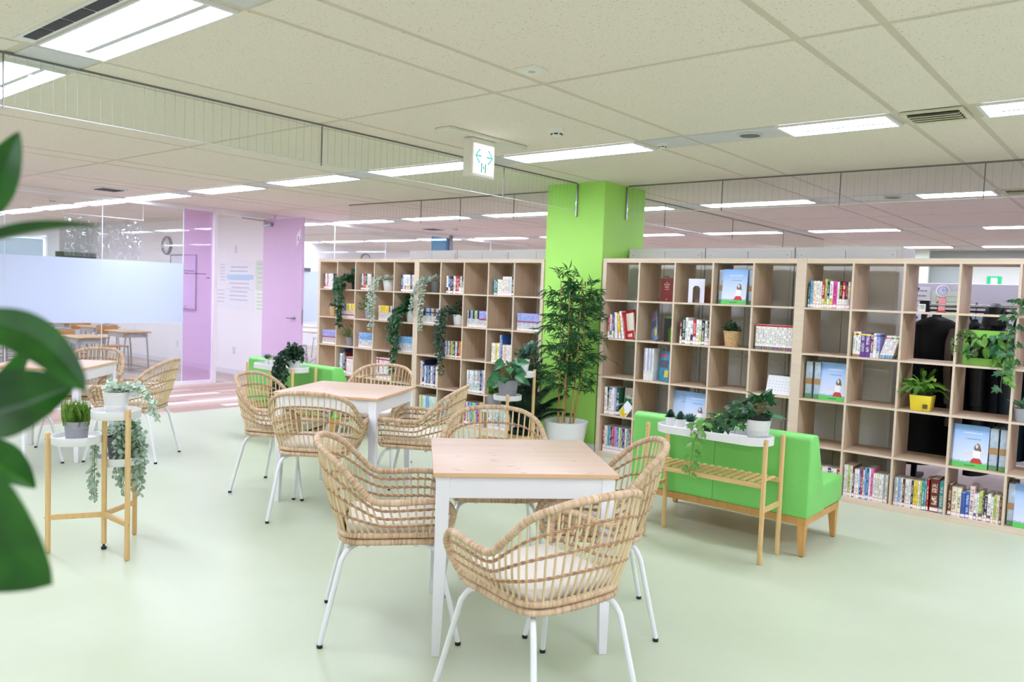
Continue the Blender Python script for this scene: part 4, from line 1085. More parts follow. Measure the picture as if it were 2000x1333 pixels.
CN = {'white': (240, 238, 234), 'cream': (236, 226, 200), 'black': (30, 30, 34), 'red': (188, 40, 44), 'blue': (52, 96, 176), 'navy': (36, 42, 84), 'light blue': (128, 178, 220),
      'yellow': (232, 208, 70), 'green': (52, 130, 86), 'dark green': (24, 84, 62), 'pink': (232, 110, 170), 'orange': (228, 132, 56), 'grey': (176, 178, 184), 'teal': (60, 150, 160),
      'brown': (110, 66, 48), 'purple': (104, 66, 140), 'maroon': (104, 38, 34), 'lavender': (170, 170, 224), 'lime': (190, 206, 110), 'pale pink': (236, 206, 206), 'pale teal': (198, 226, 220), 'magenta': (226, 70, 160)}
ROWN = ['top row', 'second row', 'third row', 'fourth row', 'bottom row']
UNS = ['pink door bookcase', 'bookcase left of column', 'bookcase right of column', 'far right bookcase']
BR_ = random.Random(11)
def put(u, r, c, items, x, gap=.0006, setback=.03, group=None, i0=0):
    """items: (width, height, depth, main colour, second, band, ink, split, bandpos, sticker, kind, tilt degrees)"""
    x0, x1, z0, yf = cell(u, r, c)
    tot = sum(q[0]+gap for q in items if not q[11]); lim = .332-x-sum(q[0]/math.cos(R(q[11]))+gap for q in items if q[11])
    if tot > lim and not any(q[11] for q in items): items = [(q[0]*lim/tot,)+tuple(q[1:]) for q in items]
    for i, it in enumerate(items):
        w, h, d, a, b, k, ink, sp, bp, stk, kind, tilt = it
        o = bpy.data.objects.new(kind, ME_BOOK); COL.objects.link(o)
        o.scale = (w, d, h); px = x0+x
        tr = R(tilt)
        if tilt > 0: px += 0; dx = h*math.sin(tr)+w*math.cos(tr)
        o.location = (px, yf+setback+BR_.uniform(0, .006), z0+.0006)
        if tilt:
            if tilt < 0: o.location = (px+h*math.sin(-tr), o.location[1], z0+.0008)
            else: o.location = (px, o.location[1], z0+w*math.sin(tr)+.0008)
            o.rotation_euler = (0, tr, 0)
        x += w+gap if not tilt else w/math.cos(tr)+gap
        for nm, cc in (('c1', a), ('c2', b or a), ('c3', k or b or a), ('ink', ink)): o[nm] = s2l(CN[cc] if isinstance(cc, str) else cc)
        o['bp'] = (float(sp), float(bp), float(stk)); o['art'] = 1.0 if kind == 'comic_book' else (.35 if b else 0.0)
        bandtxt = f' with {k} band' if k and isinstance(k, str) and k != a else (f' and {b}' if b and isinstance(b, str) and b != a else '')
        kn = {'book': 'book', 'comic_book': 'comic', 'magazine': 'magazine'}[kind]
        lb = f'{a}{bandtxt} {kn}, {ORD[i+i0]} from left, {ROWN[r-1]}, {ORD[c-1]} column, {UNS[u]}'
        if len(lb.replace(',', '').split()) > 16: lb = f'{a} {kn}, {ORD[i+i0]} from left, {ROWN[r-1]}, {ORD[c-1]} column, {UNS[u]}'
        tag(o, lb, kn if kn != 'comic' else 'comic book', group or f'{kn}s in the {ROWN[r-1]}, {ORD[c-1]} column, {UNS[u]}')
    return x
def run(n, wid, h, d, cols, kind='book', var=.0, second=None, band=None, ink=None, sp=0, bp=-1, stk=1, wv=.25):
    out = []
    for i in range(n):
        a = cols[i] if isinstance(cols, list) and len(cols) >= n else BR_.choice(cols)
        dark = a in ('black', 'red', 'navy', 'blue', 'dark green', 'green', 'brown', 'purple', 'maroon', 'teal')
        ik = ink or ('white' if dark else BR_.choice(['black', 'navy', 'black', 'red', 'black', 'brown']))
        b2 = second if not callable(second) else second(); k2 = band if not callable(band) else band()
        out.append((wid*(1+BR_.uniform(-wv, wv)), h*(1+BR_.uniform(-var, var)), d, a, b2, k2, ik, sp if b2 else 0, bp if k2 else -1, stk, kind, 0))
    return out
MIX = ['white', 'white', 'white', 'black', 'white', 'navy', 'white', 'cream', 'red', 'grey']
PB = .016
def mixed2(): return BR_.choice([None, None, 'yellow', 'red', 'black', 'white', None])
def s_(p): return lambda: BR_.choice(p)
# --- bookcase by the pink door
put(0, 1, 1, run(13, .023, .19, .13, ['black', 'white', 'white', 'red', 'white', 'white', 'white', 'white', 'black', 'black', 'navy', 'white', 'grey'], second=mixed2, sp=.3, wv=.15), .025)
put(0, 1, 3, run(11, .025, .195, .13, ['black', 'white', 'navy', 'red', 'dark green', 'white', 'white', 'cream', 'brown', 'black', 'white'], second=mixed2, sp=.3), .055)
put(0, 1, 5, run(11, .023, .195, .13, ['black', 'light blue', 'white', 'white', 'white', 'white', 'white', 'navy', 'grey', 'white', 'pale pink'], second=mixed2, sp=.35), .075)
put(0, 2, 2, run(11, .022, .175, .12, ['white', 'white', 'lavender', 'blue', 'yellow', 'yellow', 'yellow', 'white', 'yellow', 'yellow', 'yellow'], 'comic_book', second='white', band='red', sp=.5, bp=.2, ink='red'), .05)
put(0, 2, 4, run(13, .0205, .175, .12, ['white', 'cream', 'yellow', 'yellow', 'yellow', 'yellow', 'yellow', 'yellow', 'yellow', 'yellow', 'navy', 'white', 'blue'], 'comic_book', second='white', band=None, sp=.55, ink='red'), .045)
put(0, 3, 1, run(9, .033, .175, .12, ['lavender'], 'comic_book', second='cream', band='red', sp=.45, bp=.52, ink='purple', wv=.03), .012)
put(0, 3, 3, run(9, .031, .178, .12, ['lavender', 'lavender']+['light blue']*7, 'comic_book', second='white', band=None, sp=.55, ink='navy', wv=.03), .035)
put(0, 3, 5, run(10, .027, .178, .12, ['light blue'], 'comic_book', second='white', sp=.6, ink='blue', wv=.03), .045)
put(0, 4, 2, run(4, .024, .25, .18, ['teal', 'white', 'white', 'grey'])+run(1, .035, .315, .22, ['navy'])+run(1, .018, .27, .2, ['maroon'])+run(8, .022, .215, .15, ['white'], 'magazine', second='white', band='red', sp=.3, bp=.94, ink='red', wv=.1), .025)
put(0, 4, 4, run(11, .025, .255, .18, ['white', 'red', 'white', 'white', 'pale pink', 'white', 'white', 'white', 'white', 'white', 'white'], 'magazine', second='white', band='red', sp=.3, bp=.92, ink='blue', wv=.12), .03)
# --- bookcase left of the column
put(1, 1, 2, run(10, .026, .19, .13, ['white', 'blue', 'black', 'black', 'white', 'red', 'red', 'black', 'white', 'black'], second=mixed2, sp=.35), .05)
put(1, 1, 4, run(3, .022, .165, .13, ['teal', 'green', 'white'])+run(2, .024, .16, .13, ['white', 'white'])+run(7, .025, .195, .14, ['cream', 'cream', 'white', 'pale teal', 'white', 'black', 'white']), .045)
put(1, 2, 1, run(12, .0215, .175, .12, ['maroon', 'navy', 'light blue', 'grey', 'grey', 'blue', 'grey', 'yellow', 'blue', 'red', 'grey', 'light blue'], 'comic_book', second='white', band='black', sp=.5, bp=.72, ink='black', wv=.1), .045)
put(1, 2, 3, run(8, .021, .178, .12, ['grey', 'black', 'grey', 'light blue', 'black', 'lime', 'grey', 'black'], 'comic_book', second='white', sp=.5, ink='black')+run(7, .0185, .175, .12, ['lavender'], 'comic_book', second='white', band='red', sp=.45, bp=.5, ink='navy', wv=.03), .03)
put(1, 2, 5, run(15, .0205, .178, .12, ['lavender'], 'comic_book', second='white', band='red', sp=.45, bp=.52, ink='teal', wv=.05), .022)
put(1, 3, 2, run(12, .0215, .175, .13, ['blue', 'red', 'white', 'blue', 'white', 'navy', 'yellow', 'green', 'black', 'white', 'black', 'red'])+run(3, .016, .18, .13, ['orange', 'yellow', 'maroon']), .02)
put(1, 3, 4, run(4, .026, .2, .15, ['white', 'white', 'yellow', 'white'])+run(1, .024, .29, .2, ['grey'])+run(1, .022, .29, .2, ['blue'])+run(6, .024, .19, .14, ['cream', 'pale pink', 'cream', 'white', 'white', 'cream']), .04)
put(1, 4, 1, run(2, .02, .275, .2, ['white', 'pale pink'])+run(1, .035, .29, .22, ['navy'])+run(8, .024, .225, .16, ['white', 'blue', 'light blue', 'navy', 'white', 'lavender', 'black', 'white'])+run(2, .022, .2, .16, ['white', 'navy']), .03)
put(1, 4, 3, run(8, .0235, .235, .17, ['white', 'grey', 'white'], second='pale teal', band='white', sp=.4, bp=.5, wv=.05)+run(1, .02, .215, .17, ['black'])+run(2, .024, .25, .17, ['lavender', 'white']), .05)
put(1, 5, 1, run(11, .026, .235, .17, ['cream', 'lime', 'pale teal', 'cream', 'light blue', 'light blue', 'pale teal', 'cream', 'pale teal', 'cream', 'pale teal'], ink='teal', wv=.05), .025)
put(1, 5, 2, run(10, .025, .235, .17, ['white', 'pale teal', 'white', 'light blue']), .04)
put(1, 5, 3, run(11, .025, .24, .17, ['red', 'white', 'blue', 'light blue', 'teal', 'lime', 'light blue', 'blue', 'red', 'white', 'teal'], wv=.1), .025)
put(1, 5, 4, run(10, .026, .235, .17, ['white', 'pale teal', 'white', 'grey']), .03)
put(1, 5, 5, run(11, .025, .23, .17, ['teal', 'black', 'grey', 'white', 'cream', 'white', 'navy', 'white', 'pale pink', 'blue', 'teal']), .025)
# --- bookcase right of the column
put(2, 2, 1, [(.022, .2, .15, 'red', 'white', None, 'white', .3, -1, 1, 'book', 0), (.02, .215, .15, 'white', 'green', None, 'black', .3, -1, 1, 'book', 0), (.018, .225, .15, 'purple', 'white', None, 'white', .3, -1, 1, 'book', 3),
   (.03, .235, .16, 'white', None, None, 'grey', 0, -1, 0, 'book', -4), (.022, .222, .16, 'yellow', 'white', None, 'red', .25, -1, 1, 'book', -8), (.024, .25, .17, 'white', None, None, 'navy', 0, -1, 1, 'book', -10), (.012, .245, .17, 'red', None, None, 'white', 0, -1, 0, 'book', -13)], .016)
put(2, 2, 3, [(.02, .2, .14, 'maroon', 'white', None, 'white', .3, -1, 1, 'book', 0), (.03, .225, .15, 'dark green', None, None, 'white', 0, -1, 1, 'book', 0), (.024, .225, .16, 'white', None, None, 'black', 0, -1, 1, 'book', 0), (.024, .20, .15, 'white', None, None, 'black', 0, -1, 1, 'book', 0),
   (.022, .2, .15, 'white', 'black', None, 'black', .4, -1, 1, 'book', 0), (.028, .205, .15, 'red', 'white', None, 'white', .3, -1, 1, 'book', 0), (.026, .21, .15, 'white', None, None, 'black', 0, -1, 1, 'book', 0), (.022, .205, .15, 'white', 'yellow', 'yellow', 'green', .4, .6, 1, 'book', 0), (.028, .205, .15, 'black', 'green', None, 'white', .25, -1, 1, 'book', 0), (.024, .205, .15, 'white', None, None, 'black', 0, -1, 1, 'book', 0), (.018, .2, .15, 'black', 'white', None, 'white', .3, -1, 1, 'book', 0)], .05)
put(2, 2, 5, run(16, .0188, .2, .13, ['white'], 'comic_book', second='maroon', band='red', sp=.13, bp=.96, ink='brown', wv=.04, stk=0), .022)
put(2, 3, 2, run(6, .0165, .285, .2, ['grey', 'white', 'lavender', 'white', 'grey', 'white'], 'magazine', ink='grey', stk=0, second='white', sp=.3, wv=.1), .06)
put(2, 4, 1, [(.03, .25, .17, 'white', None, None, 'red', 0, -1, 1, 'book', 0), (.018, .25, .17, 'black', 'grey', None, 'white', .3, -1, 1, 'book', 0), (.032, .25, .17, 'white', None, 'blue', 'navy', 0, .95, 1, 'book', 0), (.026, .25, .17, 'white', None, None, 'pink', 0, -1, 1, 'book', 0), (.022, .25, .17, 'lavender', None, None, 'grey', 0, -1, 1, 'book', 0), (.032, .255, .17, 'dark green', None, 'grey', 'white', 0, .4, 1, 'book', 0)], .014)
put(2, 5, 1, run(19, .0165, .24, .17, ['red', 'white', 'white', 'teal', 'light blue', 'black', 'red', 'pink', 'light blue', 'blue', 'white', 'lime', 'purple', 'navy', 'white', 'grey', 'teal', 'red', 'blue'], 'book', second='white', sp=.25, wv=.1), .014)
# --- far right bookcase
put(3, 1, 1, [(w, h, .15, a, b, None, k, .35, -1, 1, 'book', 0) for w, h, a, b, k in (
   (.012, .185, 'dark green', 'teal', 'white'), (.025, .205, 'light blue', None, 'navy'), (.025, .205, 'cream', None, 'orange'), (.022, .205, 'white', None, 'black'), (.02, .2, 'white', None, 'red'), (.022, .2, 'red', 'yellow', 'white'), (.018, .22, 'lime', None, 'black'), (.018, .2, 'navy', 'white', 'white'), (.026, .205, 'white', 'yellow', 'black'), (.03, .205, 'magenta', None, 'black'), (.018, .2, 'white', None, 'red'), (.02, .205, 'black', 'white', 'yellow'), (.025, .2, 'red', 'white', 'white'), (.018, .2, 'navy', 'white', 'orange'), (.017, .2, 'cream', 'grey', 'black'), (.010, .2, 'orange', 'cream', 'red'))], .012)
put(3, 2, 2, [(w, h, .13, a, b, k_, k, sp, .9, 0, 'comic_book', tl) for w, h, a, b, k_, k, sp, tl in (
   (.018, .185, 'white', 'red', 'yellow', 'black', .1, 0), (.018, .185, 'white', 'red', 'red', 'black', .1, 0), (.016, .185, 'white', 'red', 'yellow', 'navy', .1, 0), (.032, .185, 'purple', None, 'yellow', 'white', 0, 0), (.036, .185, 'purple', None, 'yellow', 'white', 0, 0), (.02, .18, 'maroon', 'white', 'grey', 'white', .2, 0), (.02, .18, 'white', None, 'grey', 'red', 0, 0), (.022, .18, 'lavender', 'white', 'blue', 'navy', .3, 0),
   (.017, .172, 'white', 'light blue', 'pink', 'red', .15, 16), (.017, .172, 'white', 'light blue', 'pink', 'blue', .15, 16), (.017, .172, 'white', 'light blue', 'green', 'red', .15, 16), (.017, .172, 'white', 'light blue', 'lime', 'purple', .15, 16), (.017, .172, 'white', 'light blue', 'green', 'pink', .15, 16))], .012)
put(3, 5, 1, run(14, .0215, .19, .14, ['red', 'white', 'yellow', 'white', 'white', 'pale pink', 'white', 'red', 'white', 'white', 'navy', 'white', 'white', 'red'], wv=.1), .02)
put(3, 5, 2, run(5, .0145, .235, .17, ['white', 'white', 'lime', 'white', 'maroon'])+run(5, .0145, .215, .16, ['white', 'white', 'blue', 'red', 'white'])+run(4, .0155, .235, .17, ['light blue', 'blue', 'white', 'pink'])+run(7, .0145, .205, .15, ['white', 'white', 'cream', 'white', 'white', 'grey', 'white']), .006)
put(3, 5, 3, run(14, .0145, .2, .15, ['grey', 'white', 'light blue', 'white', 'maroon', 'white', 'white', 'white', 'navy', 'yellow', 'yellow', 'white', 'lime', 'teal'])+run(2, .0145, .225, .17, ['teal', 'red']), .006)
x_ = put(3, 5, 3, [(.056, .235, .17, 'maroon', None, None, 'cream', 0, -1, 1, 'book', 0), (.03, .225, .17, 'teal', None, None, 'cream', 0, -1, 1, 'book', 0)], .246, group='thick reference books in the bottom row')
o_ = [o for o in COL.objects if o.name.startswith('book') and o.get('group') == 'thick reference books in the bottom row']
o_[0]['label'] = 'thick maroon reference book with gold lettering, bottom row of the far right bookcase'; o_[1]['label'] = 'thick teal reference book beside the thick maroon one, bottom row'
put(3, 5, 4, [(w, h, .16, a, b, None, k, .25, -1, 1, 'book', 0) for w, h, a, b, k in (
   (.022, .215, 'brown', None, 'cream'), (.034, .2, 'cream', None, 'brown'), (.024, .2, 'cream', None, 'black'), (.026, .17, 'blue', None, 'brown'), (.024, .185, 'blue', None, 'white'), (.028, .225, 'pale pink', 'white', 'black'), (.014, .18, 'white', 'purple', 'black'), (.014, .18, 'white', None, 'black'), (.02, .2, 'lime', 'maroon', 'green'), (.01, .16, 'maroon', 'cream', 'white'), (.016, .175, 'navy', 'white', 'white'), (.022, .19, 'white', 'brown', 'brown'), (.016, .175, 'white', None, 'black'), (.015, .19, 'lime', None, 'brown'), (.018, .19, 'cream', None, 'brown'), (.012, .18, 'brown', None, 'cream'))], .006)

# ---- flat pieces facing out
def at_cell(u, r, c, fx, dy=.05):
    x0, x1, z0, yf = cell(u, r, c); return x0+.3365*fx, yf+dy, z0+.0006
M_SKY = NT('brochure_sky'); _v = M_SKY.coords((1, 1, 1), 'Object'); _s = M_SKY.n('ShaderNodeSeparateXYZ', {0: _v})
M_SKY.bsdf(M_SKY.ramp(M_SKY.math('MULTIPLY', _s.outputs[2], 3.4), [(.15, s2l((222, 226, 246))), (.6, s2l((186, 208, 244))), (1., s2l((120, 168, 228)))]), .3); M_SKY = M_SKY.m
FP = lambda n, c: plain('print_'+n, c, .35)
def brochure_mesh():
    w, h = .105, .29; b = MB(); b.box(-w, w, .0008, .012, 0, h, 0)
    y = .0004
    def P(pts, mi, k=0): b.poly([(p[0]*w, y-.0002*k, p[1]*h) for p in pts], mi)
    P([(-1, 0), (1, 0), (1, .12), (-1, .12)], 1, 1)
    P([(-.3, .045), (.35, .05), (.3, .07), (-.3, .06)], 2, 2)
    g = random.Random(2); x = -1
    while x < .95:
        a = g.uniform(.03, .07); P([(x, .12), (min(1, x+a), .12), (min(1, x+a), .12+g.uniform(.015, .05)), (x, .12+g.uniform(.015, .05))], 3, 1); x += a+.02
    P([(.02, .12), (.72, .12), (.62, .22), (.52, .24), (.2, .24), (.1, .2)], 4, 3)                          # skirt
    P([(.16, .24), (.55, .24), (.58, .36), (.52, .42), (.2, .42), (.14, .35)], 5, 4)                        # blouse
    P([(.18, .40), (.2, .36), (-.2, .305), (-.42, .262), (-.44, .275), (-.2, .345)], 6, 3); P([(.52, .41), (.56, .37), (.98, .385), (.98, .405)], 6, 3)   # arms
    P([(.26, .42), (.5, .42), (.58, .40), (.62, .44), (.52, .56), (.4, .60), (.26, .55), (.18, .48)], 7, 4)   # hair
    P([(.28, .49), (.38, .47), (.44, .52), (.4, .57), (.3, .56)], 6, 5)                                      # face
    x = -.45
    while x < .6: P([(x, .81), (x+.06, .81), (x+.06, .835), (x, .835)], 5, 1); x += .1
    x = -.2
    while x < .55: P([(x, .675), (x+.035, .675), (x+.035, .69), (x, .69)], 2, 1); x += .055
    P([(-.32, .665), (-.26, .665), (-.24, .69), (-.29, .705), (-.34, .69)], 8, 1)
    return b.mesh('brochure', [M_SKY, FP('green', (96, 196, 92)), FP('dark', (52, 70, 72)), FP('skyline', (140, 164, 200)), FP('red', (196, 62, 54)), FP('white', (240, 236, 238)), FP('skin', (232, 210, 204)), FP('hair', (126, 98, 88)), FP('gold', (226, 180, 60))], smooth=False)
ME_BRO = brochure_mesh()
def brochure(u, r, c, fx, label, rz=0, dy=.05, tilt=-6):
    o = bpy.data.objects.new('brochure', ME_BRO); COL.objects.link(o); o.location = at_cell(u, r, c, fx, dy); o.rotation_euler = (R(tilt), 0, R(rz))
    tag(o, label, 'brochure', 'brochures with a girl against a blue sky'); return o
WRAP = plain('shrink_wrap', (178, 192, 208), .12, spec=.8, var=.15, vscale=40); TAPE = plain('kraft_band', (172, 134, 92), .6); EDGEG = plain('wrap_green', (96, 150, 96), .2)
def bundle(u, r, c, fx, w, label, dy=.07):
    x, y, z = at_cell(u, r, c, fx, dy); t = thing('brochure_bundle', label, 'brochures', (x, y, z), 0, 'shrink-wrapped brochure bundles')
    b = MB(); b.box(-w/2, w/2, 0, .2, 0, .285); obj('wrapped_stack', b.mesh('wrapped_stack', WRAP, .004, 1), t)
    b = MB(); b.box(-w/2-.001, w/2+.001, -.001, .2, .11, .155); obj('paper_band', b.mesh('paper_band', TAPE, smooth=False), t)
    b = MB(); b.box(-w/2+.002, w/2-.002, -.0015, .1, .002, .035); obj('green_edge', b.mesh('green_edge', EDGEG, smooth=False), t)
brochure(2, 1, 4, .50, 'blue sky brochure with a girl in a red skirt, top row right of the column', dy=.03)
bundle(2, 1, 4, .12, .045, 'shrink-wrapped brochure bundle left of the top row brochure'); bundle(2, 1, 4, .9, .05, 'shrink-wrapped brochure bundle right of the top row brochure')
brochure(2, 4, 3, .31, 'blue sky brochure behind the small succulents, left of two', dy=.06); brochure(2, 4, 3, .68, 'blue sky brochure behind the small succulents, right of two', dy=.035)
brochure(3, 3, 1, .68, 'blue sky brochure in the third row of the far right bookcase', -8, dy=.05)
bundle(3, 3, 1, .12, .05, 'shrink-wrapped bundle leftmost beside the third row brochure'); bundle(3, 3, 1, .31, .045, 'shrink-wrapped bundle between the leftmost one and the third row brochure')
brochure(3, 4, 4, .36, 'blue sky brochure low in the far right bookcase, front one of two', dy=.03); brochure(3, 4, 4, .30, 'blue sky brochure low in the far right bookcase, half hidden behind another', dy=.055)
bundle(3, 4, 4, .76, .05, 'shrink-wrapped bundle right of the low brochures, left of two', .05); bundle(3, 4, 4, .93, .045, 'shrink-wrapped bundle right of the low brochures, right of two', .05)
brochure(3, 5, 5, .45, 'blue sky brochure at the bottom right corner of the picture', dy=.03); bundle(3, 5, 5, .08, .04, 'shrink-wrapped bundle left of the bottom right corner brochure', .05)

# maroon book facing out
x, y, z = at_cell(2, 1, 2, .66, .10)
t = thing('thick_book', 'thick maroon leather book facing out in the top row right of the column', 'book', (x, y, z), R(-12))
LEA = plain('maroon_leather', (112, 34, 26), .45, var=.15, vscale=30, bump=.3, bscale=300)
b = MB(); b.box(-.075, .075, 0, .006, 0, .205); b.box(-.075, .075, .056, .062, 0, .205); b.tube([(.075, .031, 0), (.075, .031, .205)], .031, 16); obj('cover', b.mesh('cover', LEA, .002, 1), t)
b = MB(); b.box(-.072, .07, .006, .056, .004, .201); obj('pages', b.mesh('pages', M_PAGE, smooth=False), t)
b = MB(); b.tube(catmull([(.0, .03, .2), (-.02, .03, .222), (-.06, .03, .218)], 4), .003, 5); b.tube([(-.07, .02, .01), (-.085, .0, .02), (-.088, -.02, 0)], .003, 5); obj('ribbon', b.mesh('ribbon', M_BLACK), t)
def text(parent, s, size, loc, mat, rot=(R(90), 0, 0), name='lettering'):
    c = bpy.data.curves.new(name, 'FONT'); c.body = s; c.size = size; c.align_x = 'CENTER'; c.align_y = 'CENTER'; c.extrude = .0002
    o = bpy.data.objects.new(name, c); COL.objects.link(o)
    dg = bpy.context.evaluated_depsgraph_get(); me = bpy.data.meshes.new_from_object(o.evaluated_get(dg)); bpy.data.objects.remove(o)
    me.materials.clear(); me.materials.append(mat)
    return obj(name, me, parent, loc, rot)
GOLD = plain('gold_foil', (226, 204, 170), .35)
text(t, 'The', .014, (.0, -.001, .168), GOLD); text(t, 'STUDY', .022, (.0, -.001, .15), GOLD); text(t, 'BIBLE', .02, (.0, -.001, .128), GOLD); q = MB()
for k in range(7): q.box(-.024+k*.007, -.0195+k*.007, -.0012, -.0004, .106, .110)
for k in range(3): q.box(-.009+k*.006, -.005+k*.006, -.0012, -.0004, .020, .024)
stuff(obj('small_print', q.mesh('small_print', GOLD, smooth=False), t))

# bookends
def bookend(u, r, c, fx, rz, w, h, hole, mat, label, dy=.1, top=.008):
    x, y, z = at_cell(u, r, c, fx, dy); t = thing('bookend', label, 'bookend', (x, y, z), R(rz))
    b = MB(); th = .0016
    fw = (w-hole[0])/2
    b.box(-w/2, -w/2+fw, 0, th, 0, h); b.box(w/2-fw, w/2, 0, th, 0, h); b.box(-w/2+fw, w/2-fw, 0, th, hole[1], h)
    b.poly([(-w/2+fw, -.0002, hole[1]), (-w/2+fw, -.0002, hole[1]-.02), (-w/2+fw+.016, -.0002, hole[1])]); b.poly([(w/2-fw, -.0002, hole[1]), (w/2-fw-.016, -.0002, hole[1]), (w/2-fw, -.0002, hole[1]-.02)])
    obj('upright', b.mesh('upright', mat, smooth=False), t)
    b = MB(); b.box(-w/2, w/2, 0, .11, 0, .0016); obj('foot_plate', b.mesh('foot_plate', mat, smooth=False), t)
bookend(2, 1, 3, .50, 4, .145, .205, (.065, .145), plain('bookend_white', (226, 226, 236), .4), 'large white metal bookend with an arched cut-out, top row right of the column', .07)
x, y, z = at_cell(2, 1, 3, .78, .16)
t = thing('bookend', 'brown cardboard bookend beside the white one in the top row', 'bookend', (x, y, z), R(48)); KR = plain('kraft_board', (176, 126, 96), .7)
b = MB(); b.poly([(-.06, 0, 0), (.06, 0, 0), (.06, 0, .15), (.02, 0, .155), (-.02, 0, .17), (-.06, 0, .14)]); b.poly([(-.06, .004, .14), (-.02, .004, .17), (.02, .004, .155), (.06, .004, .15), (.06, .004, 0), (-.06, .004, 0)]); b.box(-.06, .06, 0, .004, 0, .14); obj('upright', b.mesh('upright', KR, smooth=False), t)
b = MB(); b.box(-.055, .055, -.08, 0, 0, .004); obj('foot_plate', b.mesh('foot_plate', KR, smooth=False), t)
bookend(2, 2, 2, .78, 2, .12, .205, (.045, .13), M_BLACK, 'black arched bookend in the second row right of the column', .12)
x, y, z = at_cell(2, 2, 2, .78, .155); t = thing('book', 'green covered book standing behind the black arched bookend', 'book', (x, y, z)); b = MB(); b.box(-.06, .062, 0, .02, 0, .222); obj('cover', b.mesh('cover', plain('green_cover', (120, 180, 60), .4), .002, 1), t)
b = MB(); b.box(-.055, .058, .002, .018, .005, .2225); obj('pages', b.mesh('pages', M_PAGE, smooth=False), t)
# leaning and faced magazines
MG = plain('magazine_cover', (110, 140, 180), .3, var=.4, vscale=22); MG2 = plain('magazine_cover_teal', (70, 140, 170), .3, var=.3, vscale=18)
def faced(name, u, r, c, fx, w, h, th, mat, label, rot, cat='magazine', dy=.06, extra=None):
    x, y, z = at_cell(u, r, c, fx, dy); t = thing(name, label, cat, (x, y, z), rot=rot)
    b = MB(); b.box(-w/2, w/2, 0, th, 0, h); obj('cover', b.mesh('cover', mat, smooth=False), t)
    if extra: extra(t, w, h)
    return t
def mag_print(t, w, h):
    q = MB(); q.box(-w*.45, w*.2, -.0012, 0, h*.8, h*.9); obj('title_block', q.mesh('title_block', plain('mag_pink', (210, 90, 130), .4), smooth=False), t)
    q = MB(); q.box(-w*.4, w*.4, -.0012, 0, h*.45, h*.7); obj('photo_block', q.mesh('photo_block', plain('mag_photo', (90, 90, 104), .4, var=.5, vscale=70), smooth=False), t)
    q = MB(); q.box(w*.1, w*.45, -.0012, 0, h*.15, h*.38); obj('text_block', q.mesh('text_block', plain('mag_yellow', (220, 200, 80), .4), smooth=False), t)
faced('magazine', 2, 3, 2, .70, .15, .27, .012, MG2, 'blue magazine facing out beside the white spines, third row', (R(-4), 0, R(-24)), extra=mag_print, dy=.075)
faced('magazine', 2, 2, 2, .36, .13, .27, .006, MG, 'glossy magazine slumped against the side, second row', (R(-4), R(-19), R(-38)), extra=mag_print, dy=.10)
def cream_print(t, w, h):
    q = MB(); q.box(-w/2, w/2, -.001, 0, 0, h*.32); obj('red_strip', q.mesh('red_strip', plain('cover_red', (184, 40, 40), .4), smooth=False), t)
    q = MB()
    for k in range(4): q.box(-w*.34+k*w*.18, -w*.22+k*w*.18, -.0018, -.001, h*.08, h*.2)
    q2 = MB()
    for k in range(3): q2.box(-w*.38, -w*.30, -.0016, -.0008, h*(.86-.08*k), h*(.9-.08*k))
    obj('cover_letters', q.mesh('cover_letters', PAPER, smooth=False), t); obj('small_print', q2.mesh('small_print', M_BLACK, smooth=False), t)
faced('book', 2, 2, 1, .70, .13, .235, .014, plain('cover_cream', (226, 222, 200), .4), 'cream book with a red lower cover leaning, second row right of the column', (R(-4), R(-11), R(-14)), 'book', extra=cream_print, dy=.06)
faced('book', 2, 2, 1, .66, .14, .262, .02, plain('cover_red', (184, 40, 40), .4), 'red book leaning behind the cream one, second row right of the column', (R(-3), R(-10), R(-14)), 'book', dy=.085)
def green_print(t, w, h):
    q = MB(); q.poly([(-w*.48, -.001, h*.05), (-w*.1, -.001, h*.05), (w*.02, -.001, h*.36), (w*.3, -.001, h*.46), (w*.08, -.001, h*.5), (w*.1, -.001, h*.62), (-w*.3, -.001, h*.60), (-w*.46, -.001, h*.66)]); obj('green_brushwork', q.mesh('green_brushwork', plain('brush_green', (20, 130, 84), .5), smooth=False), t)
    text(t, '1st', .03, (w*.22, -.0012, h*.86), plain('cover_red', (184, 40, 40), .4))
    q = MB(); q.box(-w*.05, w*.3, -.0012, 0, h*.74, h*.755); q.box(-w*.05, w*.3, -.0012, 0, h*.70, h*.712); obj('small_print', q.mesh('small_print', M_BLACK, smooth=False), t)
faced('book', 2, 4, 1, .76, .14, .255, .018, plain('cover_stone', (206, 200, 186), .4), 'grey book with green brushwork facing out, fourth row right of the column', (R(-3), 0, R(-8)), 'book', extra=green_print, dy=.09)
def yel(t, w, h):
    q = MB(); q.poly([(-w*.42, -.001, h*.06), (w*.42, -.001, h*.06), (w*.42, -.001, h*.5), (w*.1, -.001, h*.3), (0, -.001, h*.42), (-w*.42, -.001, h*.62)]); obj('yellow_panel', q.mesh('yellow_panel', plain('cover_yellow', (222, 196, 40), .4), smooth=False), t)
faced('book', 2, 4, 1, .60, .09, .15, .010, PAPER, 'white and yellow book toppled against the divider, fourth row right of the column', (R(-6), R(38), R(-10)), 'book', extra=yel, dy=.03)
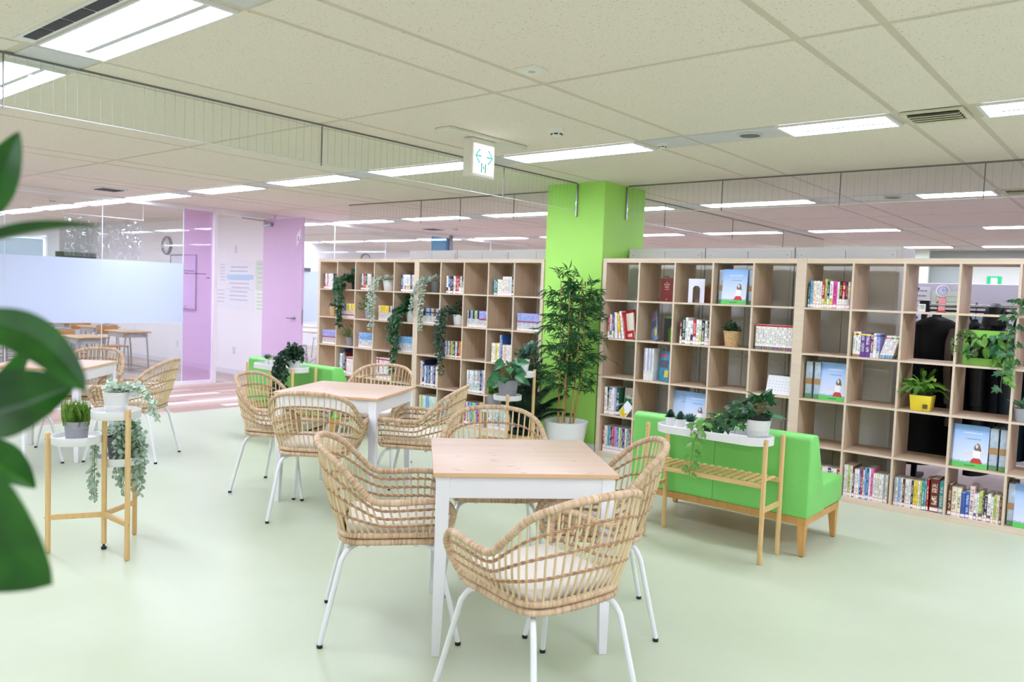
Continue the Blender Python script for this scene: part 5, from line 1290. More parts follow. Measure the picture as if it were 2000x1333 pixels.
# desk calendar
x, y, z = at_cell(2, 3, 5, .64, .07); t = thing('desk_calendar', 'white spiral desk calendar in the third row, right of the column', 'calendar', (x, y, z), R(-6))
b = MB(); T = Matrix.Rotation(R(-16), 4, 'X'); b.box(-.105, .105, 0, .002, 0, .155, T=T); obj('page', b.mesh('page', PAPER, smooth=False), t)
b = MB(); T2 = Matrix.Translation((0, .088, 0)) @ Matrix.Rotation(R(17), 4, 'X'); b.box(-.105, .105, -.002, 0, 0, .155, T=T2); obj('stand_board', b.mesh('stand_board', PAPER, smooth=False), t)
b = MB()
for k in range(24): b.tube([(-.098+k*.0085, .036, .146), (-.098+k*.0085, .044, .157), (-.098+k*.0085, .052, .146)], .0012, 4)
obj('spiral', b.mesh('spiral', M_BLACK), t)
b = MB()
for i in range(4):
    for k in range(7): b.box(-.085+k*.027, -.078+k*.027, -.0008, -.0002, .03+i*.024, .037+i*.024, T=T)
obj('date_print', b.mesh('date_print', ink2, smooth=False), t)
x, y, z = at_cell(2, 3, 3, .82, .12); q = MB(); q.tube(catmull([(-.02, 0, .004), (.02, -.01, .004), (.035, .01, .004), (0, .02, .004), (-.025, .01, .004)], 4), .003, 6); o = tag(obj('metal_clip', q.mesh('metal_clip', M_STEEL)), 'small silver clip lying in the third row, right of the column', 'clip'); o.location = (x, y, z)
# wristwatch-shaped clock and thermometer
x, y, z = at_cell(3, 1, 3, .64, .14); t = thing('wristwatch_clock', 'desk clock shaped like a pink wristwatch in the far right bookcase', 'clock', (x, y, z), R(10))
PKC = plain('pink_clear', (232, 150, 160), .15, spec=.7); b = MB(); b.box(-.03, .03, -.018, .018, 0, .012); obj('base', b.mesh('base', plain('red_base', (190, 50, 62), .3), .004, 2), t)
b = MB(); b.box(-.022, .022, -.006, .006, .012, .05); b.box(-.023, .023, -.007, .007, .058, .105); b.box(-.026, .026, -.008, .008, .105, .112); obj('strap', b.mesh('strap', PKC, .003, 1), t)
b = MB(); b.tube([(-.024, 0, .054), (.024, 0, .054)], .011, 12); obj('buckle', b.mesh('buckle', M_CHROME), t)
q = lathe_y([(.042, -.012), (.044, 0), (.044, .01), (.038, .014), (.036, .008), (0, .008)]); c = obj('case', q.mesh('case', plain('case_white', (236, 232, 238), .3)), t, (0, 0, .152))
q = lathe_y([(.036, .008), (.036, .0095), (0, .0095)]); d = obj('dial', q.mesh('dial', plain('dial_lavender', (196, 190, 222), .4)), c)
q = MB()
for k in range(12):
    a = k*math.pi/6; q.box(-.002, .002, -.0105, -.0095, -.003, .003, T=Matrix.Translation((.029*math.sin(a), 0, .029*math.cos(a))))
q.box(-.0014, .0014, -.0115, -.0105, 0, .018, T=Matrix.Rotation(R(5), 4, 'Y')); q.box(-.0011, .0011, -.0115, -.0105, 0, .027, T=Matrix.Rotation(R(66), 4, 'Y'))
obj('hands_and_marks', q.mesh('hands_and_marks', plain('ink_dark', (60, 62, 84), .7), smooth=False), d)
x, y, z = at_cell(3, 1, 3, .30, .08); t = thing('digital_thermometer', 'small white digital thermometer left of the wristwatch clock', 'thermometer', (x, y, z), R(12))
b = MB(); b.box(-.024, .024, 0, .014, 0, .055); obj('case', b.mesh('case', plain('case_white', (236, 232, 238), .3), .003, 2), t)
b = MB(); b.box(-.018, .018, -.0006, 0, .018, .049); sc_ = obj('display', b.mesh('display', plain('lcd_green', (196, 208, 190), .3), smooth=False), t)
text(sc_, '23.8', .016, (0, -.0012, .041), M_BLACK); text(sc_, '46', .013, (.003, -.0012, .027), M_BLACK)
# ================================================================== PLANTS
G = random.Random(21)
def tpl(outline, fold=.12, droop=.15):
    """symmetric leaf from half outline [(x, y)], midrib folded, tip drooping"""
    mid = [(0, y) for _, y in outline]; V = []; F = []
    def zz(x, y): return abs(x)*fold - droop*y*y
    for x, y in outline: V.append((0, y, zz(0, y))); V.append((x, y, zz(x, y))); V.append((-x, y, zz(x, y)))
    for i in range(len(outline)-1):
        a, b = 3*i, 3*(i+1)
        F.append((a, a+1, b+1, b)); F.append((a, b, b+2, a+2))
    return V, F
T_LANCE = tpl([(.02, 0), (.42, .25), (.5, .45), (.28, .75), (.0, 1)], .2, .12)
T_OVAL = tpl([(.04, 0), (.38, .18), (.5, .45), (.38, .75), (.0, 1)], .25, .15)
T_ROUND = tpl([(.05, 0), (.42, .2), (.5, .5), (.36, .84), (.0, 1)], .15, .05)
T_BLADE = tpl([(.5, 0), (.42, .4), (.25, .75), (.0, 1)], .3, .25)
T_IVY = ([(0, 0, 0), (.22, -.1, -.02), (.52, .12, -.1), (.32, .32, -.01), (.40, .62, -.1), (.16, .58, .0), (0, 1, -.16), (-.16, .58, .0), (-.40, .62, -.1), (-.32, .32, -.01), (-.52, .12, -.1), (-.22, -.1, -.02), (0, .42, .07)],
         [(0, 1, 12), (1, 2, 3, 12), (3, 4, 5, 12), (5, 6, 12), (6, 7, 12), (7, 8, 9, 12), (9, 10, 11, 12), (11, 0, 12)])
T_HEART = tpl([(.2, -.08), (.46, .06), (.5, .3), (.36, .62), (.0, 1)], .22, .22)
def rdir(z0=-1, z1=1):
    a = G.uniform(0, 2*math.pi); z = G.uniform(z0, z1); r = math.sqrt(max(0, 1-z*z)); return Vector((r*math.cos(a), r*math.sin(a), z))
def pot(t, r0, r1, h, mat, soil=True, rim=True, band=None, z=0):
    b = MB(); pr = [(r0*.96, 0), (r0, .004)]
    if band:
        for zb in band: f = zb; rr = r0+(r1-r0)*f; pr += [(rr, h*f-.002), (rr+.002, h*f), (rr, h*f+.002)]
    pr += [(r1, h-.006), (r1+.001, h-.001), (r1-.001, h), (r1-.004, h-.001), (r1-.005, h-.02), (r1-.006, h-.028)]
    pr += [(0, h-.028)] if not soil else []
    b.lathe(pr, 28, (0, 0, z)); p = obj('pot', b.mesh('pot', mat, angle=35), t)
    if soil:
        b = MB(); b.lathe([(r1-.006, h-.03), (r1*.6, h-.018), (0, h-.014)], 18, (0, 0, z)); obj('soil', b.mesh('soil', M_SOIL), t)
    return p
def wicker(t, r0, r1, h, mat, rows=11):
    b = MB(); n = 36
    for j in range(rows*2+1):
        z = h*j/(rows*2); rr = r0+(r1-r0)*(j/(rows*2)); 
        for k in range(n):
            a = 2*math.pi*k/n; w = rr+.0026*(1 if ((k//2)+(j//2)) % 2 else -1)+(.0012 if j % 2 else -.0012); b.v.append((w*math.cos(a), w*math.sin(a), z))
    for j in range(rows*2):
        for k in range(n): b.f.append((j*n+k, j*n+(k+1) % n, (j+1)*n+(k+1) % n, (j+1)*n+k)); b.m.append(0)
    b.f.append(tuple(reversed(range(n)))); b.m.append(0)
    obj('basket', b.mesh('basket', mat, angle=20), t)
    b = MB(); b.tube([((r1)*math.cos(2*math.pi*k/24), (r1)*math.sin(2*math.pi*k/24), h) for k in range(24)], .005, 8, closed=True); obj('basket_rim', b.mesh('basket_rim', mat), t)
    b = MB(); b.lathe([(r1-.004, h-.02), (0, h-.012)], 18); obj('soil', b.mesh('soil', M_SOIL), t)
WICK = plain('wicker', (206, 172, 122), .7, var=.2, vscale=60); SEAG = plain('seagrass', (176, 162, 112), .8, var=.2, vscale=50)
def bush(t, z, r, h, mat, n, L, Wd, tp=T_OVAL, ctr=(0, 0), flat=1.0):
    b = MB(); st = MB()
    for i in range(n):
        d = rdir(.0, 1); rad = G.uniform(.25, 1)
        p = Vector((ctr[0]+d.x*r*rad, ctr[1]+d.y*r*rad, z+d.z*h*rad*flat))
        b.leaf(tp, p, (d+rdir()*.7).normalized(), (Vector((0, 0, 1))+rdir()*.6), L*G.uniform(.7, 1.2), Wd*G.uniform(.7, 1.2))
        if i % 5 == 0: st.tube([(ctr[0], ctr[1], z-.02), ((p.x+ctr[0])/2+G.uniform(-.01, .01), (p.y+ctr[1])/2, (p.z+z)/2), tuple(p)], .0013, 4)
    obj('stems', st.mesh('stems', M_STEM), t); stuff(obj('foliage', b.mesh('foliage', mat), t))
def grass(t, z, r, h, n, mat=None):
    b = MB()
    for i in range(n):
        d = rdir(.2, 1); d = Vector((d.x*.55, d.y*.55, 1)).normalized(); a = G.uniform(0, 2*math.pi); rr = r*math.sqrt(G.random())
        b.leaf(T_BLADE, (rr*math.cos(a), rr*math.sin(a), z-.01), d, Vector((math.cos(a), math.sin(a), .3)), h*G.uniform(.65, 1.15), .0042)
    stuff(obj('foliage', b.mesh('foliage', mat or L_GRASS), t))
def vine(b, st, pts, step, L, Wd, tp, spread=.02, n_per=2, rng=None):
    P = catmull(pts, 8); st.tube(P[::2], .0014, 4, cap=False); acc = 0
    for i in range(1, len(P)):
        d = P[i]-P[i-1]; acc += d.length
        while acc > step:
            acc -= step
            for _ in range(n_per):
                o = rdir(-.4, .6); q = P[i]+o*spread*G.random()
                b.leaf(tp, q, (o+d.normalized()*.6+Vector((0, -.2, -.3))).normalized(), Vector((0, -.8, .6))+rdir()*.6, L*G.uniform(.7, 1.2), Wd*G.uniform(.7, 1.2))
def plant(name, label, cat, loc, rz=0, group=None): return thing(name, label, cat, loc, rz, group)
def incell(u, r, c, fx, dy): return at_cell(u, r, c, fx, dy)
def trailing(u, r, c, fx, dy, label, potf, mat, vines, step, L, Wd, tp, top_n, top_r, top_h, n_per=2, spread=.025, group=None):
    t = plant('trailing_plant', label, 'plant', incell(u, r, c, fx, dy), 0, group); h = potf(t)
    b = MB(); st = MB()
    for v in vines: vine(b, st, v, step, L, Wd, tp, spread, n_per)
    for i in range(top_n):
        d = rdir(0, 1); p = Vector((d.x*top_r, d.y*top_r, h-.01+d.z*top_h*G.uniform(.5, 1)))
        b.leaf(tp, p, (d+rdir()*.6), Vector((0, -.5, 1))+rdir()*.5, L*G.uniform(.8, 1.2), Wd*G.uniform(.8, 1.2))
    obj('stems', st.mesh('stems', M_STEM), t); stuff(obj('foliage', b.mesh('foliage', mat), t)); return t
def pw(r0, r1, h, m, band=None):
    def f(t): pot(t, r0, r1, h, m, band=band); return h
    return f
trailing(0, 1, 2, .62, .12, 'dark ivy trailing two rows down from a black pot, bookcase by the pink door', pw(.045, .055, .1, M_BLACK), L_IVY,
    [[(-.02, -.03, .11), (-.10, -.13, .12), (-.13, -.17, -.05), (-.13, -.16, -.25), (-.12, -.16, -.45)], [(0, -.03, .12), (-.05, -.14, .15), (-.07, -.17, -.02), (-.08, -.17, -.22), (-.10, -.16, -.36)], [(-.02, 0, .1), (-.12, -.1, .16), (-.18, -.14, .1), (-.19, -.16, .0), (-.17, -.16, -.1)]], .028, .065, .065, T_IVY, 46, .08, .14)
trailing(0, 1, 4, .36, .12, 'silver string plant trailing from a white pot, bookcase by the pink door', pw(.055, .072, .125, M_POTW, [.3, .36, .42]), L_SILV,
    [[(-.04, -.02, .13), (-.09, -.08, .17), (-.13, -.16, .05), (-.14, -.17, -.2), (-.13, -.16, -.46)], [(-.03, -.03, .13), (-.08, -.13, .14), (-.09, -.17, -.02), (-.10, -.17, -.25), (-.09, -.17, -.3)], [(-.04, 0, .13), (-.12, -.08, .15), (-.17, -.15, .03), (-.17, -.17, -.15), (-.18, -.17, -.28)], [(-.02, -.02, .13), (-.05, -.12, .15), (-.06, -.16, .0), (-.08, -.17, -.2), (-.07, -.17, -.42)]], .012, .023, .018, T_OVAL, 140, .08, .08, 2)
trailing(0, 2, 5, .56, .12, 'green ivy trailing from a white pot, second row, bookcase by the pink door', pw(.055, .072, .125, M_POTW), L_IVY,
    [[(-.03, -.03, .13), (-.1, -.13, .15), (-.13, -.17, -.05), (-.15, -.17, -.2), (-.14, -.16, -.42), (-.13, -.17, -.58)], [(0, -.03, .13), (-.05, -.14, .12), (-.08, -.17, -.03), (-.08, -.17, -.15), (-.05, -.17, -.3)], [(-.03, -.01, .13), (-.15, -.12, .14), (-.19, -.16, .02), (-.18, -.17, -.13), (-.18, -.17, -.22)]], .03, .068, .068, T_IVY, 60, .10, .2)
trailing(1, 1, 1, .48, .12, 'silver string plant trailing from a grey metal pot, bookcase left of the column', pw(.055, .07, .12, M_POTGM), L_SILV,
    [[(-.04, -.02, .13), (-.12, -.08, .17), (-.19, -.16, .05), (-.22, -.17, -.1), (-.23, -.16, -.26)], [(-.03, -.03, .13), (-.09, -.13, .14), (-.11, -.17, -.02), (-.10, -.17, -.25), (-.09, -.17, -.42)], [(-.02, -.02, .13), (-.05, -.12, .14), (-.05, -.16, .0), (-.06, -.17, -.2), (-.06, -.17, -.42)], [(-.04, 0, .13), (-.15, -.08, .15), (-.2, -.15, .0), (-.21, -.17, -.15), (-.22, -.17, -.2)]], .012, .023, .018, T_OVAL, 150, .10, .09, 2)
trailing(1, 2, 2, .56, .12, 'small-leaved dark vine trailing from a white pot, bookcase left of the column', pw(.06, .075, .12, M_POTW, [.15]), L_DARK,
    [[(-.03, -.03, .13), (-.1, -.13, .15), (-.13, -.17, -.05), (-.14, -.17, -.25), (-.12, -.16, -.45), (-.11, -.16, -.55)], [(0, -.03, .13), (-.05, -.14, .13), (-.08, -.17, -.03), (-.09, -.17, -.2), (-.10, -.17, -.38)], [(-.03, -.01, .13), (-.13, -.12, .15), (-.17, -.16, .02), (-.18, -.17, -.13), (-.16, -.17, -.3)], [(-.0, -.0, .13), (-.11, -.1, .2), (-.15, -.16, .1), (-.15, -.17, -.03), (-.15, -.17, -.2)]], .018, .032, .026, T_OVAL, 90, .10, .15, 3, .035)
t = plant('potted_plant', 'small green plant in a wicker pot, second row, bookcase by the pink door', 'plant', incell(0, 2, 1, .48, .1)); wicker(t, .04, .052, .12, WICK); bush(t, .12, .06, .10, L_DARK, 70, .03, .018)
t = plant('potted_plant', 'bushy plant in a grey pot, second row third column, bookcase by the pink door', 'plant', incell(0, 2, 3, .46, .1)); pot(t, .045, .055, .105, M_POTG); bush(t, .11, .11, .16, L_BUSH, 170, .035, .014, ctr=(-.03, -.02))
t = plant('potted_plant', 'rounded bush in a grey pot, third row, bookcase by the pink door', 'plant', incell(0, 3, 2, .46, .1)); pot(t, .045, .055, .105, M_POTG); bush(t, .11, .095, .15, L_BUSH, 190, .026, .016, ctr=(-.02, -.02))
t = plant('potted_plant', 'small leafy plant in a woven basket pot, second row right of the column', 'plant', incell(2, 2, 4, .42, .11)); wicker(t, .052, .07, .125, WICK); bush(t, .125, .075, .085, L_DARK, 150, .03, .018)

# tall bamboo beside the column
t = plant('bamboo_plant', 'tall bamboo with dark leaves in a big white planter before the green column', 'plant', (4.16, -.16, 0))
pot(t, .155, .205, .305, M_POTW, soil=False, band=[.22]); b = MB(); b.lathe([(.19, .24), (0, .25)], 20); obj('soil', b.mesh('soil', plain('planter_filler', (206, 204, 210), .7)), t)
lv = MB(); tw = MB(); canes = []
RIGHT = Vector((.767, .641, 0)); TO = Vector((.64, -.767, 0))
for i, (a, o, lean, hh) in enumerate(((-.075, 0, -.02, 1.58), (-.045, .05, .02, 1.5), (-.02, -.05, .03, 1.66), (.03, .02, .05, 1.62), (.06, -.03, .08, 1.5))):
    base = RIGHT*a+TO*o; top = base+RIGHT*lean*1.3+Vector((0, 0, hh)); pts = [base+Vector((0, 0, .2)), base.lerp(top, .5)+RIGHT*.01, top]
    P = catmull(pts, 8); rr = [.0105*(1-.5*k/(len(P)-1)) for k in range(len(P))]
    b = MB(); b.tube(P, rr, 8)
    for k in range(1, 12):
        f = k/12; q = P[int(f*(len(P)-1))]; b.tube([q-Vector((0, 0, .003)), q, q+Vector((0, 0, .003))], [.0095, .0115*(1-.4*f), .0095], 8)
    obj('cane', b.mesh('cane', M_CANE), t); canes.append(P)
def spray(p, d, n, L, droop=.4):
    e = p+d*L
    if e.y > .17: e.y = .17-.1*(e.y-.17); d = (e-p).normalized()
    m = p.lerp(e, .5)+Vector((0, 0, .06*L)); P = catmull([p, m, e+Vector((0, 0, -droop*L*.4))], 6); tw.tube(P, .0017, 4, cap=False)
    for i in range(n):
        q = P[min(len(P)-1, int((.25+.75*i/n)*len(P)))]
        dd = (d+rdir(-.9, .5)*.9+Vector((0, 0, -.15))).normalized()
        if q.y+dd.y*.12 > .23: dd.y = -abs(dd.y)
        lv.leaf(T_LANCE, q, dd, Vector((0, 0, 1))+rdir()*.7, G.uniform(.055, .105), G.uniform(.010, .016))
for i in range(230):
    P = G.choice(canes); f = min(1, .30+.70*G.random()**.6); q = P[int(f*(len(P)-1))]
    a = G.uniform(0, 2*math.pi); d = RIGHT*math.cos(a)*1.0+TO*math.sin(a)*.7+Vector((0, 0, G.uniform(-.25, .7)))
    ht = q.z; L = G.uniform(.07, .22) if ht > .9 else G.uniform(.06, .2)
    if ht > 1.5: L *= .75
    spray(q, d.normalized(), 8 if ht > .8 else 6, L)
for (z, s, L) in ((1.38, 1, .30), (1.05, 1, .30), (.86, 1, .36), (1.22, -1, .24), (.95, -1, .26), (.62, 1, .24), (.74, -1, .2), (1.3, 1, .24), (1.48, 1, .22)):
    P = canes[3] if s > 0 else canes[0]; q = min(P, key=lambda v: abs(v.z-z))
    for k in range(3): spray(q, (RIGHT*s+rdir()*.45+Vector((0, 0, .25))).normalized(), 11, L*G.uniform(.7, 1))
for k in range(7): spray(canes[k % 5][-1], (rdir(.5, 1)).normalized(), 10, .13)
stuff(obj('twigs', tw.mesh('twigs', M_STEM), t)); stuff(obj('foliage', lv.mesh('foliage', L_BAMB), t))

# dark palm in a seagrass basket
t = plant('palm_plant', 'dark fan of palm fronds in a seagrass basket beside the bamboo', 'plant', (3.82, -.36, 0))
wicker(t, .15, .165, .16, SEAG, 8); b = MB(); b.lathe([(.10, .05), (.115, .20), (.10, .20), (.095, .17), (0, .17)], 20); obj('inner_pot', b.mesh('inner_pot', M_BLACK), t)
for i in range(18):
    a = 2*math.pi*i/18+G.uniform(-.1, .1); el = G.uniform(.5, 1.42); d = Vector((math.cos(a)*math.cos(el), math.sin(a)*math.cos(el), math.sin(el)))
    L = G.uniform(.42, .62); P = catmull([(0, 0, .17), Vector((0, 0, .22))+d*L*.5, Vector((0, 0, .2))+d*L+Vector((0, 0, -.10))], 8)
    b = MB(); b.tube(P, .003, 4, cap=False)
    for k in range(3, len(P)):
        dd = (P[k]-P[k-1]).normalized(); side = dd.cross(Vector((0, 0, 1))).normalized()
        for sg in (-1, 1):
            for m in (0, .5): b.leaf(T_BLADE, P[k-1].lerp(P[k], m), (dd*.7+side*sg+Vector((0, 0, -.1))), Vector((0, 0, 1))+rdir()*.3, .115*(1-.4*k/len(P)), .0055)
    obj('frond', b.mesh('frond', L_PALM), t)
# dark bushy plant behind the back stand
t = plant('potted_plant', 'dark bushy plant in a tall dark pot between the back stand and the column', 'plant', (3.66, -.10, 0)); pot(t, .06, .085, .62, plain('dark_planter', (44, 44, 48), .5)); bush(t, .62, .17, .34, L_DARK, 420, .05, .022, T_OVAL)
# plants of the back stand: trays at middle of each leg direction
def stand_spot(mx, my, rz, k, z):
    a = R([0, 120, 240][k])+R(rz); d = .265/2; return (mx+d*math.cos(a), my+d*math.sin(a), z-.035+.0006)
def bigleaves(t, specs, mat, name='leaf', tp=T_HEART, label=None):
    for (p, d, n, L, Wd) in specs:
        b = MB(); b.leaf(tp, (0, 0, 0), d, n, L, Wd); o = obj(name, b.mesh(name, mat), t, p)
t = plant('potted_plant', 'white pot with small grey-green leaves on the top tray of the back stand', 'plant', stand_spot(4.05, -.89, 70, 0, .80)); pot(t, .05, .07, .135, M_POTW, band=[.3, .34]); bush(t, .135, .07, .10, L_DARK, 80, .032, .026, T_ROUND)
b = MB(); st = MB()
for k in range(5): vine(b, st, [(.02, 0, .13), (.05+.01*k, .03-.02*k, .2+.015*k), (.09+.012*k, .02*k-.03, .235+.015*k)], .018, .03, .03, T_ROUND, .012, 2)
obj('stems', st.mesh('stems', M_STEM), t); stuff(obj('foliage', b.mesh('foliage', L_SUCC), t))
t = plant('potted_plant', 'broad-leaved green plant in a grey pot on the middle tray of the back stand', 'plant', stand_spot(4.05, -.89, 70, 2, .62)); pot(t, .068, .09, .15, M_POTG, band=[.42])
sp = []; st = MB()
for i in range(30):
    a = 2*math.pi*i/30*2.4+G.uniform(-.3, .3); rr = G.uniform(.04, .13); z = G.uniform(.12, .28) if rr > .08 else G.uniform(.2, .31); p = Vector((rr*math.cos(a), rr*math.sin(a), z))
    d = Vector((math.cos(a), math.sin(a), G.uniform(-1.0, .2))); sp.append((p, d, Vector((.55, -.65, .75))+Vector((math.cos(a), math.sin(a), 0))*.4+rdir()*.3, G.uniform(.085, .12), G.uniform(.065, .09)))
    st.tube(catmull([(0, 0, .13), p*.5+Vector((0, 0, .1)), p], 4), .002, 5, cap=False)
obj('stems', st.mesh('stems', M_STEM), t); bigleaves(t, sp, L_POTH)
t = plant('potted_plant', 'short grass in a grey pot on the lowest tray of the back stand', 'plant', stand_spot(4.05, -.89, 70, 1, .49)); pot(t, .055, .068, .13, M_POTG); grass(t, .12, .045, .12, 170)

# left stand
t = plant('potted_plant', 'grey-green eucalyptus in a white ribbed pot on the top tray of the left stand', 'plant', stand_spot(4.073, -4.274, 1, 0, .79)); pot(t, .05, .066, .118, M_POTW, band=[.25, .3, .35, .85])
b = MB(); st = MB()
for k in range(9):
    a = G.uniform(0, 6.28); vine(b, st, [(0, 0, .11), (.04*math.cos(a), .04*math.sin(a), .14), (.085*math.cos(a), .085*math.sin(a), G.uniform(.13, .17))], .016, .026, .026, T_ROUND, .012, 2)
for k in range(3): vine(b, st, [(.02, .02, .11), (.08, .05+.01*k, .15), (.14+.02*k, .09, .10), (.16+.02*k, .11, .03-.02*k)], .016, .026, .026, T_ROUND, .012, 2)
obj('stems', st.mesh('stems', M_STEM), t); stuff(obj('foliage', b.mesh('foliage', L_EUCA), t))
b = MB(); T = Matrix.Translation((.052, .055, .085)) @ Matrix.Rotation(R(42), 4, 'Z'); b.box(-.033, .033, -.001, .001, 0, .075, T=T); tg = obj('price_tag', b.mesh('price_tag', PAPER, smooth=False), t)
q = MB()
for k in range(4): q.box(-.024, .02-.006*(k % 2), -.0016, -.001, .058-.009*k, .061-.009*k, T=T)
q.box(.0, .026, -.0016, -.001, .012, .015, T=T); q.box(.0, .02, -.0016, -.001, .006, .009, T=T); obj('tag_print', q.mesh('tag_print', ink2, smooth=False), tg)
t = plant('potted_plant', 'upright grass in a grey pot on the left tray of the left stand', 'plant', stand_spot(4.073, -4.274, 1, 2, .64)); pot(t, .052, .06, .098, M_POTG, band=[.62]); grass(t, .088, .045, .125, 230)
t = plant('trailing_plant', 'eucalyptus vines hanging from a dark grey pot on the lowest tray of the left stand', 'plant', stand_spot(4.073, -4.274, 1, 1, .50)); pot(t, .055, .07, .13, plain('charcoal_ceramic', (112, 112, 120), .6))
b = MB(); st = MB()
for k in range(26):
    a = G.uniform(-.9, 3.2); rr = G.uniform(.05, .12); x, y = math.cos(a), math.sin(a); zt = G.uniform(.15, .23); ln = G.choice([.05, .1, .0, .16, .22])
    vine(b, st, [(0, 0, .12), (x*rr*.5, y*rr*.5, zt), (x*rr, y*rr, zt-.05), (x*rr*1.1, y*rr*1.1, zt-.1-ln)], .015, .026, .024, T_ROUND, .014, 2)
for (x, y) in ((.10, .02), (-.02, -.125), (-.07, -.115), (.12, .05), (.09, -.03)): vine(b, st, [(0, 0, .12), (x*.6, y*.6, .17), (x, y, .08), (x*1.02, y*1.02, -.08), (x*.98, y*1.05, G.uniform(-.24, -.16))], .017, .028, .026, T_ROUND, .014, 2)
obj('stems', st.mesh('stems', M_STEM), t); stuff(obj('foliage', b.mesh('foliage', L_EUCA), t))
bigleaves(t, [(Vector((.03, .0, .15)), Vector((.4, -.4, .5)), Vector((.5, -.6, .6)), .08, .05), (Vector((.05, .02, .17)), Vector((.7, .1, .5)), Vector((.3, -.6, .7)), .07, .045)], L_POTH)

# succulents and ivy on the tray benches
TZ = .6726
def succulent(loc, kind, label):
    t = plant('succulent', label, 'plant', loc, 0, 'small succulents in white pots on the tray benches'); pot(t, .022, .029, .062, M_POTW)
    b = MB()
    if kind == 'rosette':
        for ring in range(5):
            n = 9-ring
            for k in range(n):
                a = 2*math.pi*k/n+ring*.5; el = .15+ring*.28; d = Vector((math.cos(a)*math.cos(el), math.sin(a)*math.cos(el), math.sin(el)))
                b.leaf(T_OVAL, Vector((0, 0, .062+.006*ring))+d*.004, d, Vector((0, 0, 1)), .034-.003*ring, .016)
                b.leaf(T_OVAL, Vector((0, 0, .058+.006*ring))+d*.004, d+Vector((0, 0, -.12)), Vector((0, 0, -1)), .033-.003*ring, .015)
    elif kind == 'aloe':
        for k in range(20):
            a = k*2.4; el = .55+.75*(k/20); d = Vector((math.cos(a)*math.cos(el), math.sin(a)*math.cos(el), math.sin(el))); n = Vector((-math.cos(a)*math.sin(el), -math.sin(a)*math.sin(el), math.cos(el)))
            b.leaf(T_BLADE, (0, 0, .056), d, n, .062, .010); b.leaf(T_BLADE, (0, 0, .054), d, -n, .06, .010)
    else:
        for k in range(60):
            d = rdir(.1, 1); b.leaf(T_OVAL, Vector((0, 0, .058))+d*Vector((.02, .02, .018)).length*.8, d, rdir(), .016, .010)
    obj('rosette', b.mesh('rosette', L_SUCG if kind == 'moss' else L_SUCC), t)
X0, Y0 = 5.999, -1.862
succulent((X0+.068, Y0+.15, TZ), 'rosette', 'rosette succulent in a small white pot, leftmost on the right tray bench'); succulent((X0+.15, Y0+.125, TZ), 'rosette', 'rosette succulent in a small white pot, second on the right tray bench'); succulent((X0+.235, Y0+.085, TZ), 'aloe', 'spiky aloe in a small white pot on the right tray bench, beside the ivy')
succulent((1.53+.08, -1.85+.17, TZ), 'aloe', 'dark spiky succulent in a white pot, leftmost on the left tray bench'); succulent((1.53+.17, -1.85+.165, TZ), 'moss', 'bright green mossy succulent in a white pot on the left tray bench'); succulent((1.53+.26, -1.85+.16, TZ), 'aloe', 'dark spiky succulent in a white pot, third on the left tray bench')
t = plant('ivy_plant', 'large-leaved ivy in a white pot trailing along the right tray bench', 'plant', (X0+.645, Y0+.12, TZ)); pot(t, .052, .072, .125, M_POTW, band=[.32, .38, .44, .5], soil=False)
b = MB(); b.lathe([(.06, .09), (.064, .152), (.06, .154), (.056, .14), (0, .14)], 24); obj('inner_pot', b.mesh('inner_pot', M_BLACK), t)
sp = []; st = MB()
for i in range(38):
    d = rdir(-.1, 1); p = Vector((d.x*.09, d.y*.075, .16+max(-.03, d.z*.09))); sp.append((p, d+rdir()*.5+Vector((0, 0, -.35)), Vector((.3, -.4, 1))+d*.7+rdir()*.3, G.uniform(.055, .085), G.uniform(.06, .085)))
    if i % 3 == 0: st.tube([(0, 0, .14), p*.6+Vector((0, 0, .06)), p], .0018, 4, cap=False)
lit = []
def ivyline(pts, step, L, mat_p, out):
    P = catmull(pts, 10); st.tube(P[::2], .0018, 4, cap=False); acc = 0; s = 1
    for i in range(1, len(P)):
        acc += (P[i]-P[i-1]).length
        if acc > step:
            acc = 0; s = -s; d = (P[i]-P[i-1]).normalized(); o = d.cross(Vector((.3, -.6, .7))).normalized()*s
            out.append((P[i]+o*.012, o+d*.4+Vector((0, 0, -.25)), Vector((.45, -.55, .7))+rdir()*.35, L*G.uniform(.75, 1.15), L*G.uniform(.8, 1.15)))
ivyline([(-.03, -.01, .15), (-.1, -.02, .2), (-.19, -.03, .14), (-.25, -.06, .10), (-.29, -.06, .06)], .022, .075, 0, sp)
ivyline([(-.04, 0, .15), (-.12, .02, .16), (-.2, .03, .1), (-.26, .0, .05)], .026, .075, 0, sp); ivyline([(-.04, -.02, .15), (-.13, -.05, .12), (-.2, -.07, .06), (-.25, -.08, .05)], .026, .07, 0, sp)
ivyline([(-.25, -.06, .1), (-.29, -.12, .05), (-.315, -.155, -.04), (-.325, -.155, -.13), (-.335, -.155, -.24)], .03, .055, 0, lit)
ivyline([(-.25, -.05, .1), (-.30, -.1, .07), (-.335, -.14, .04), (-.345, -.152, .0)], .03, .06, 0, lit)
ivyline([(.02, 0, .15), (-.06, -.1, .1), (-.08, -.13, .06), (-.075, -.135, .05)], .04, .045, 0, sp)
obj('stems', st.mesh('stems', M_STEM), t); bigleaves(t, sp, L_IVY, tp=T_IVY); bigleaves(t, lit, L_IVYL, tp=T_IVY)
bigleaves(t, [(Vector((-.28+.02*k, .05, .09)), rdir(.3, 1), Vector((0, -.5, 1)), .05, .045) for k in range(5)], L_IVYL, tp=T_IVY)
